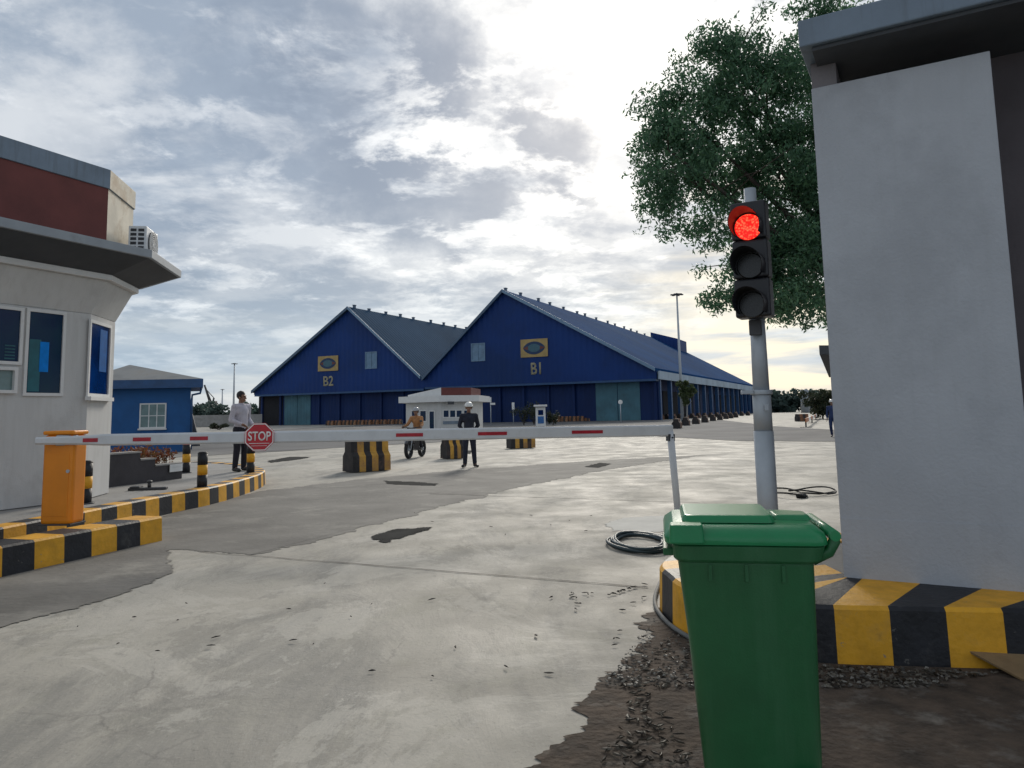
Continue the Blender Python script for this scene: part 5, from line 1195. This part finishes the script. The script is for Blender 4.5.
def mr2(x,a,b_,c=0,d=1,smooth=True):
    r=N.new('ShaderNodeMapRange'); r.interpolation_type='SMOOTHSTEP' if smooth else 'LINEAR'; r.inputs[1].default_value=a; r.inputs[2].default_value=b_; r.inputs[3].default_value=c; r.inputs[4].default_value=d; L.new(x,r.inputs[0]); return r.outputs[0]
def mixc(f,a,c,mode='MIX'):
    x=N.new('ShaderNodeMixRGB'); x.blend_type=mode
    if isinstance(f,(int,float)): x.inputs[0].default_value=f
    else: L.new(f,x.inputs[0])
    for i,y in ((1,a),(2,c)):
        if isinstance(y,tuple): x.inputs[i].default_value=(*y,1)
        else: L.new(y,x.inputs[i])
    return x.outputs[0]
sep=N.new('ShaderNodeSeparateXYZ'); L.new(D,sep.inputs[0]); zz=ma('ADD',ma('MAXIMUM',sep.outputs[2],0.0),.16)
cmb=N.new('ShaderNodeCombineXYZ'); L.new(ma('DIVIDE',sep.outputs[0],zz),cmb.inputs[0]); L.new(ma('DIVIDE',sep.outputs[1],zz),cmb.inputs[1]); cmb.inputs[2].default_value=2.3
PV=cmb.outputs[0]
def nz(scale,det,ro,off=(0,0,0),dist=0,vec=None,sc3=(1,1,1)):
    mp=N.new('ShaderNodeMapping'); mp.inputs['Location'].default_value=off; mp.inputs['Scale'].default_value=sc3; L.new(vec or PV,mp.inputs[0])
    n=N.new('ShaderNodeTexNoise'); n.inputs['Scale'].default_value=scale; n.inputs['Detail'].default_value=det; n.inputs['Roughness'].default_value=ro; n.inputs['Distortion'].default_value=dist; L.new(mp.outputs[0],n.inputs['Vector']); return n.outputs['Fac']
def dirof(px,py): return ray(px,py).normalized()
_wn=N.new('ShaderNodeTexNoise'); _wn.inputs['Scale'].default_value=5.0; _wn.inputs['Detail'].default_value=8; _wn.inputs['Roughness'].default_value=.6; L.new(D,_wn.inputs['Vector'])
_w1=vm('SUBTRACT',_wn.outputs['Color'],(.5,.5,.5)); _w2=N.new('ShaderNodeVectorMath'); _w2.operation='SCALE'; L.new(_w1.outputs[0],_w2.inputs[0]); _w2.inputs['Scale'].default_value=.42
_w3=vm('ADD',D,None); L.new(_w2.outputs[0],_w3.inputs[1]); DN=vm('NORMALIZE',_w3.outputs[0]).outputs[0]
def blob(px,py,width,soft=1.0):   # angular blob around a sky direction, width in degrees
    d=vm('DOT_PRODUCT',DN,dirof(px,py)).outputs['Value']; return mr2(d,math.cos(R(width*1.25)),1.0)
n1=nz(1.7,12,.62,(.3,.1,0),.15); n2=nz(4.5,11,.64,(4,2,0),.25); n3=nz(.7,6,.55,(9,5,0),.1)
base=mixc(mr2(n1,.42,.60),(.235,.28,.34),(.49,.51,.53))           # grey to pale cloud
base=mixc(ma('MULTIPLY',mr2(n2,.5,.68),.6),base,(.72,.73,.73))
base=mixc(ma('MULTIPLY',mr2(n3,.5,.68),.4),base,(.33,.37,.43))
# thin bright cloud round the hidden sun
dS=vm('DOT_PRODUCT',DN,sd_).outputs['Value']
gl=mr2(dS,math.cos(R(21)),1.0)
gl2=ma('MULTIPLY',gl,mr2(n1,.30,.58,.45,1.0)); gl3=ma('MULTIPLY',gl2,mr2(n2,.40,.58,.45,1))
base=mixc(gl3,base,(.9,.89,.85))
# darker cloud bank
nb=nz(2.9,11,.62,(1.6,7.3,0),.2); dk=None
for (x,y,wd,am) in ((385,125,10,1.0),(340,105,6,.7),(440,165,7,.9),(500,150,5,.8),(545,130,5,.9),(300,150,7,.5),(590,290,10,.5),(640,255,6,.45),(300,335,10,.5),(120,330,13,.6),(540,20,7,.35)):
    q=ma('MULTIPLY',ma('MULTIPLY',blob(x,y,wd),am),mr2(nb,.41,.52)); dk=q if dk is None else ma('MAXIMUM',dk,q)
br_l=None
for (x,y,wd,am) in ((610,160,9,.6),(600,60,9,.35),(700,30,12,.45),(430,40,9,.25),(560,235,7,.5),(430,270,7,.35),(640,300,5,.4)):
    q=ma('MULTIPLY',ma('MULTIPLY',blob(x,y,wd),am),mr2(n2,.38,.6)); br_l=q if br_l is None else ma('MAXIMUM',br_l,q)
base=mixc(br_l,base,(.88,.87,.83))
base=mixc(dk,base,(.155,.195,.255))
# low sky: blue grey haze with streaks
ns=nz(2.4,6,.55,(0,0,0),.4,vec=D,sc3=(1,1,9))
lowc=mixc(mr2(ns,.45,.66),(.225,.315,.43),(.45,.50,.54))
hz=mr2(sep.outputs[2],.02,.19,1,0)
base=mixc(ma('MULTIPLY',hz,.8),base,lowc)
q=ma('MULTIPLY',ma('MULTIPLY',blob(800,345,12),.9),mr2(ns,.42,.6)); base=mixc(q,base,(.72,.64,.48))
# behind the camera and overhead
mul=N.new('ShaderNodeMixRGB'); mul.blend_type='ADD'; mul.inputs[0].default_value=.012; L.new(base,mul.inputs[1]); L.new(sky.outputs[0],mul.inputs[2])
sy=mr2(sep.outputs[1],-.4,.4,.98,1.0); szn=mr2(sep.outputs[2],.52,.85,1.0,.75); dim=ma('MULTIPLY',sy,szn)
fin=vm('SCALE',mul.outputs[0]); L.new(dim,fin.inputs['Scale'])
L.new(fin.outputs[0],bgn.inputs['Color']); bgn.inputs['Strength'].default_value=1.0
sl=bpy.data.lights.new('sun','SUN'); sl.energy=1.7; sl.angle=R(14); sl.color=(1,.93,.82); so=bpy.data.objects.new('sun',sl); col.objects.link(so)
so.rotation_euler=(-sd_).to_track_quat('-Z','Y').to_euler(); so.location=(0,0,50)
vs=sc.view_settings; vs.view_transform='Standard'; vs.look='None'; vs.exposure=.38; vs.gamma=1; vs.use_curve_mapping=False
